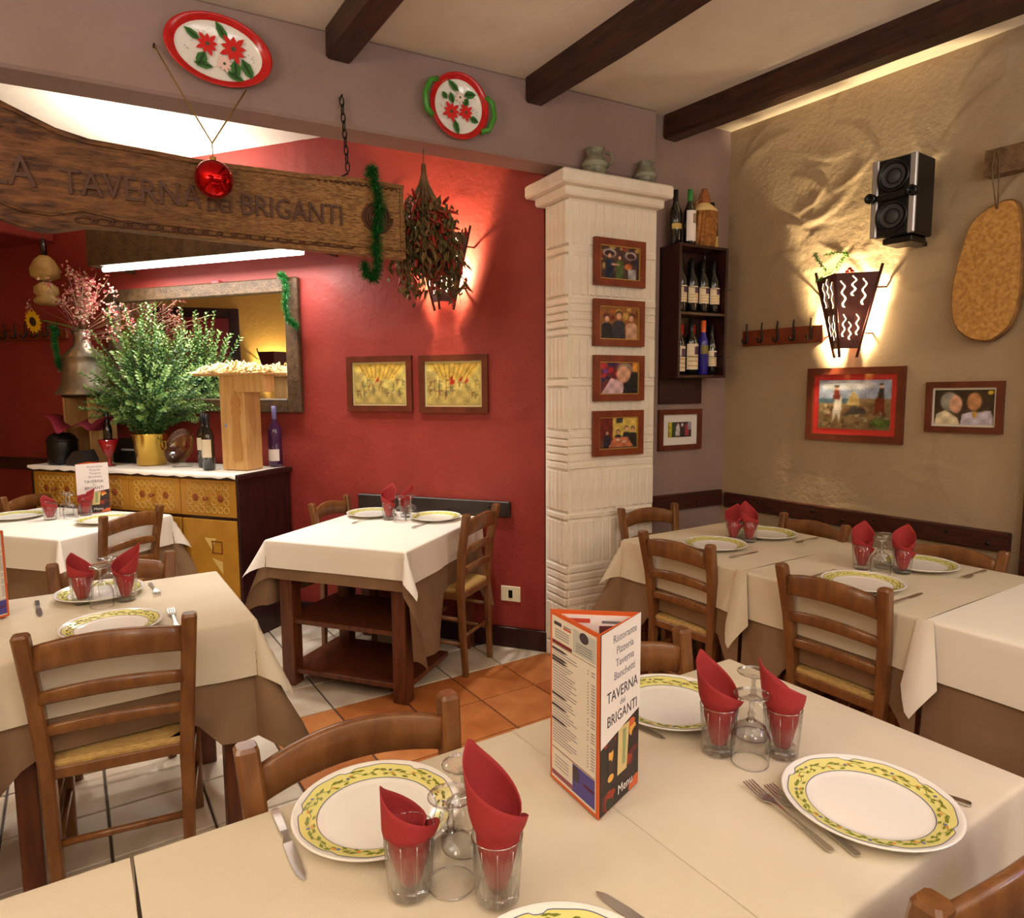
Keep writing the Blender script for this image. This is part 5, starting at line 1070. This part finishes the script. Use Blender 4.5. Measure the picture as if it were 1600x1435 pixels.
# ------------------------------------------------------------------ menus
ORG = mat('orange_card', (212, 96, 44), .5); INK = flat((60, 56, 70)); INKL = flat((130, 126, 140)); MGRAY = flat((206, 198, 190))
def menu(label, pts, h, loc, detailed=True):
    t = thing('menu_stand', label, 'menu', loc)
    P3 = [Vector((x, y, 0)) for x, y in pts]; cen = sum(P3, Vector())/3; faces = []
    for i in range(3):
        a, b = P3[i], P3[(i+1) % 3]; d = (b-a); L_ = d.length; d.normalize(); nrm = Vector((d.y, -d.x, 0))
        if nrm.dot(cen-a) > 0: a, b = b, a; d = -d; nrm = -nrm
        ang = math.atan2(d.y, d.x); faces.append((a, L_, ang))
        pn = obj('card_panel', M().box((L_/2, .001, h/2), (L_-.001, .002, h)), ORG, t, a, ang)
        if not detailed and i > 1: continue
        if i == 0:          # price list face
            pm = M().box((L_/2, -.0008, h/2), (L_-.016, .001, h-.016)); mats = [mat('menu_paper', (226, 218, 206), .5), flat((190, 194, 190)), flat((70, 60, 70)), INKL, flat((120, 40, 40)), flat((190, 60, 110)), flat((80, 70, 150)), flat((200, 70, 50))]
            def rect(x0, z0, x1, z1, mi): pm.poly([(x0*L_, -.0016, z0*h), (x1*L_, -.0016, z0*h), (x1*L_, -.0016, z1*h), (x0*L_, -.0016, z1*h)], mi)
            rect(.5, .83, .94, .96, 1); rect(.06, .82, .48, .84, 4); rect(.06, .815, .94, .818, 2); rect(.1, .93, .26, .95, 2); rect(.3, .925, .46, .935, 7); rect(.3, .94, .46, .945, 2)
            for k in range(4): rect(.12, .86+.014*k, .42, .865+.014*k, 3); rect(.56, .845+.014*k, .88, .85+.014*k, 3)
            pm.poly([(L_*(.72+.09*math.cos(q)), -.0018, h*(.935+.03*math.sin(q))) for q in np.linspace(0, 2*PI, 13)[:-1]], 2)
            z = .79; r_ = random.Random(6)
            while z > .24:
                if any(abs(z-q) < .012 for q in (.79, .73, .53, .46, .38)): pm.poly([(.06*L_, -.0016, (z-.006)*h), (.3*L_, -.0016, (z-.006)*h), (.4*L_, -.0016, (z+.001)*h), (.3*L_, -.0016, (z+.008)*h), (.06*L_, -.0016, (z+.008)*h)], 2)
                else: rect(.08, z, .08+r_.uniform(.3, .55), z+.005, 3); rect(.86, z, .93, z+.006, 3); rect(.79, z, .81, z+.006, 3)
                z -= .0165
            rect(.06, .04, .5, .2, 0); rect(.06, .04, .5, .07, 5); rect(.5, .04, .94, .2, 6); rect(.06, .205, .94, .21, 4)
            pm.poly([(L_*(.57+.07*math.cos(q)), -.0018, h*(.15+.05*math.sin(q))) for q in np.linspace(0, 2*PI, 11)[:-1]], 2); rect(.72, .12, .92, .135, 4); rect(.55, .1, .6, .19, 1)
            for k in range(4): rect(.12, .1+.02*k, .42, .106+.02*k, 3)
            obj('price_list', pm, mats, pn, recalc=False)
        elif i == 1:        # title face
            pm = M().box((L_/2, -.0008, h/2), (L_-.004, .001, h-.004)); r_ = random.Random(9); cols = [(60, 40, 36), (150, 50, 34), (206, 96, 50), (50, 52, 40), (96, 40, 36), (230, 170, 80)]
            mats = [flat((46, 38, 36))]+[flat(c_) for c_ in cols]
            def ell(x, z, rx, rz_, mi, y): pm.poly([(min(max(L_*(x+rx*math.cos(q)), .003), L_-.003), y, min(max(h*(z+rz_*math.sin(q)), .003), h*.44)) for q in np.linspace(0, 2*PI, 13)[:-1]], mi)
            for k in range(26): ell(r_.choice([r_.uniform(.02, .3), r_.uniform(.65, .98)]), r_.uniform(.02, .42), r_.uniform(.04, .14), r_.uniform(.02, .05), r_.randrange(1, 7), -.0014-.00002*k)
            obj('food_photo', pm, mats, pn, recalc=False)
            pm2 = M().poly([(L_*.42, -.0022, h*.16), (L_*.66, -.0022, h*.16), (L_*.72, -.0022, h*.42), (L_*.44, -.0022, h*.42)], 0).poly([(L_*.54, -.0023, h*.2), (L_*.62, -.0023, h*.2), (L_*.64, -.0023, h*.4), (L_*.55, -.0023, h*.4)], 1)
            obj('printed_glass', pm2, [flat((214, 190, 130)), flat((150, 160, 110))], pn, recalc=False)
            sh = obj('title_sheet', M().poly([(.001, -.0026, h*.38), (L_-.001, -.0026, h*.46), (L_-.001, -.0026, h*1.004), (.001, -.0026, h*.995)]), PAPERW, pn, recalc=False)
            for k, s_ in enumerate(('Ristorante', 'Pizzeria', 'Taverna', 'Banchetti')): text('lettering', s_, h*.062, INKL, sh, (L_*.58, -.003, h*(.915-.068*k)), ext=.0001)
            text('lettering', 'TAVERNA', h*.085, INK, sh, (L_*.53, -.003, h*.605), ext=.0001, sx=.9); text('lettering', 'dei', h*.05, INKL, sh, (L_*.53, -.003, h*.555), ext=.0001); text('lettering', 'BRIGANTI', h*.085, INK, sh, (L_*.53, -.003, h*.475), ext=.0001, sx=.88)
            text('lettering', 'Menu', h*.075, flat((236, 230, 226)), pn, (L_*.62, -.003, h*.05), ext=.0001)
        else:
            ins = M().box((L_/2, .0026, h*.5), (L_-.02, .001, h-.016)); mats = [PAPERW, flat((206, 80, 60)), flat((120, 120, 130)), flat((110, 60, 66))]
            ins.poly([(L_*.55, .0034, h*.93), (L_*.9, .0034, h*.93), (L_*.9, .0034, h*.955), (L_*.55, .0034, h*.955)], 1); ins.poly([(L_*.1, .0034, h*.93), (L_*.42, .0034, h*.93), (L_*.42, .0034, h*.945), (L_*.1, .0034, h*.945)], 2); ins.poly([(L_*.08, .0034, h*.88), (L_*.45, .0034, h*.87), (L_*.45, .0034, h*.915), (L_*.2, .0034, h*.92)], 3)
            obj('inner_print', ins, mats, pn, recalc=False)
    return t
menu('tall folded menu stand with orange edges and a white title sheet, front table', [(.729, .995), (.718, .841), (.853, .888)], .328, (0, 0, ZP+.002))
p = t3(.62, .46); menu('small white and photo menu stand on the far left table', [(p.x-.03, p.y+.13), (p.x-.10, p.y+.0), (p.x+.07, p.y+.03)], .30, (0, 0, ZP+.002))
menu('orange-edged menu stand cut off by the left edge of the frame', [(-.31, 2.66), (-.20, 2.735), (-.30, 2.82)], .285, (0, 0, ZP+.002))
